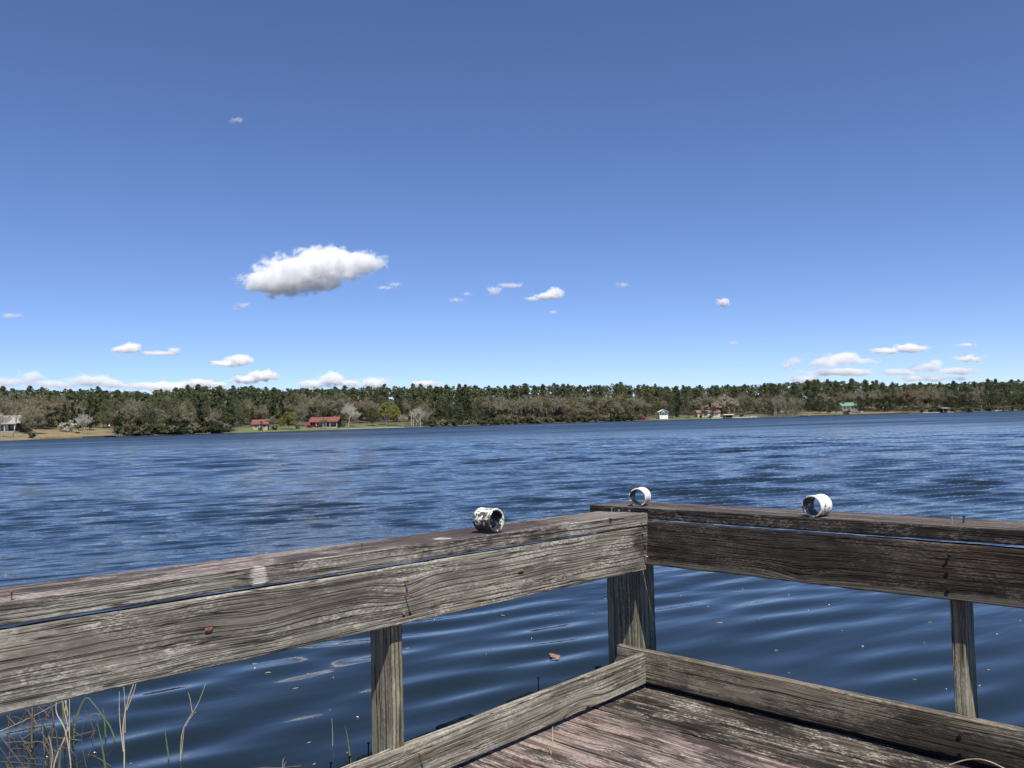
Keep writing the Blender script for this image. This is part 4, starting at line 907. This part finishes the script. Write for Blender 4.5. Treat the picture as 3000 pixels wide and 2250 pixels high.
stalks('dry_reed', W_(520,2215), [([(0,0,-.1),(.0,0,.08),(.02,0,.2),(.10,0,.33),(.15,0,.45)],.006),([(.005,0,.05),(.02,0,.19)],.005),([(.07,0,.28),(.055,0,.37),(.045,0,.40)],.004),([(.03,0,.21),(.055,0,.25),(.09,0,.29)],.004)], STRAW, 'pale forked dry stem standing alone right of the reed clump')
stalks('dry_reed', W_(140,2300), [([(0,0,-.1),(.03,0,.15),(.10,0,.33),(.085,0,.50),(.0,0,.68),(-.06,0,.80)],.009),([(.0,0,.05),(.02,0,.2),(.0,0,.3)],.006)], STRAW, 'long pale reed stem bending left under the left rail board')
stalks('dry_reed', W_(188,2310), [([(0,0,-.1),(.03,0,.12),(.0,0,.34),(-.05,0,.46),(.0,0,.62),(.14,0,.74),(.22,0,.82)],.007),([(0,0,.45),(.02,0,.6),(.05,0,.72)],.005)], STRAW, 'pale reed stem bending right into an open fork')
stalks('dry_reed', W_(200,2180), [([(0,0,-.1),(.0,0,.14),(.0,0,.42)],.008),([(0,0,.1),(-.04,0,.3),(-.02,0,.46)],.006),([(0,0,.3),(-.03,0,.38),(.0,0,.45)],.005)], STRAW, 'upright straw-coloured reed pair behind the bent stems')
stalks('dead_stalk', W_(92,2180), [([(0,0,-.1),(0,0,.14),(.01,0,.36)],.016)], OLDS, 'thick brown dead stalk at the left picture edge')
stalks('dead_stalk', W_(150,2230), [([(0,0,-.1),(-.01,0,.12),(.01,0,.26),(-.02,0,.42)],.014),([(0,0,.1),(-.12,0,.3),(-.2,0,.38)],.006)], OLDS, 'dark broken reed stalk in the middle of the clump')
stalks('dead_stalk', W_(60,2140), [([(-.1,0,.0),(0,0,.1),(.07,0,.24)],.007),([(-.08,0,.0),(-.06,0,.12),(.04,0,.08),(.05,0,.0)],.004)], OLDS, 'dark tangled stems left of the reed clump')
stalks('dead_stalk', W_(115,2140), [([(-.35,0,.0),(-.1,0,.1),(.15,0,.22)],.005)], STRAW, 'straight straw slanting low across the reed clump')
for q, (px_, py_, pts, w, lb) in enumerate([(208,2165,[(0,0,-.05),(.02,0,.14),(.08,0,.28),(.13,0,.25),(.19,0,.17)],.010,'arching green blade in the reed clump, left one'),
   (340,2160,[(0,0,-.05),(-.05,0,.1),(-.12,0,.18),(-.18,0,.17),(-.22,0,.11)],.009,'arching green blade bending over towards the left'),
   (310,2270,[(0,0,-.1),(-.02,0,.12),(-.06,0,.34)],.010,'straight green blade left of the tall pale reed'),(305,2140,[(0,0,-.03),(-.01,0,.1),(-.02,0,.18)],.008,'short green blade behind the arching ones'),
   (488,2208,[(0,0,-.03),(-.015,0,.08),(-.03,0,.2)],.008,'short green blade beside the lone forked dry stem'),(1010,2232,[(0,0,-.03),(-.01,0,.1),(-.03,0,.24)],.008,'green blade by the black nails near the slim left post'),
   (170,2330,[(0,0,-.05),(.0,0,.15),(.01,0,.3)],.012,'green blade at the foot of the bent reeds'),(185,2110,[(0,0,-.03),(-.01,0,.1),(-.03,0,.26)],.009,'green blade rising behind the straw-coloured pair')]):
    blade(W_(px_,py_), pts, w, lb)
stalks('dry_reed', W_(956,2165), [([(0,0,-.05),(.004,0,.06),(.0,0,.16)],.004)], STRAW, 'single short pale stem left of the slim left post')
stalks('dry_reed', W_(813,2242), [([(0,0,-.05),(.0,0,.05),(.01,0,.08)],.004),([(0,0,0),(.015,0,.06)],.003)], STRAW, 'tiny forked straw tip by the floating twig')

# the tangle of fine dead stems around the reed clump, too many and too thin to count
random.seed(31); m = MB()
for i in range(46):
    px_ = random.gauss(150, 75); py_ = random.uniform(2090, 2300); b = W_(px_, py_)
    if px_ < -40 or px_ > 420: continue
    h = random.uniform(.06, .34)*(1.2 if py_ > 2180 else .8); a = random.gauss(0, .5); k_ = random.uniform(.4, .8)
    pts = [b+Vector((0,0,-.05)), b+Vector((math.sin(a)*h*k_, random.gauss(0,.03), math.cos(a)*h*k_)), b+Vector((math.sin(a)*h*k_+random.gauss(0,.11), random.gauss(0,.04), math.cos(a)*h*k_+random.uniform(-.12,.14)*h*3))]
    m.tube(curve_pts(pts, 4), random.uniform(.0015,.0032), 4)
tag(m.build('reed_tangle', OLDS), 'tangle of fine brown dead stems around the reed clump at the lower left', 'dead reeds', kind='stuff')
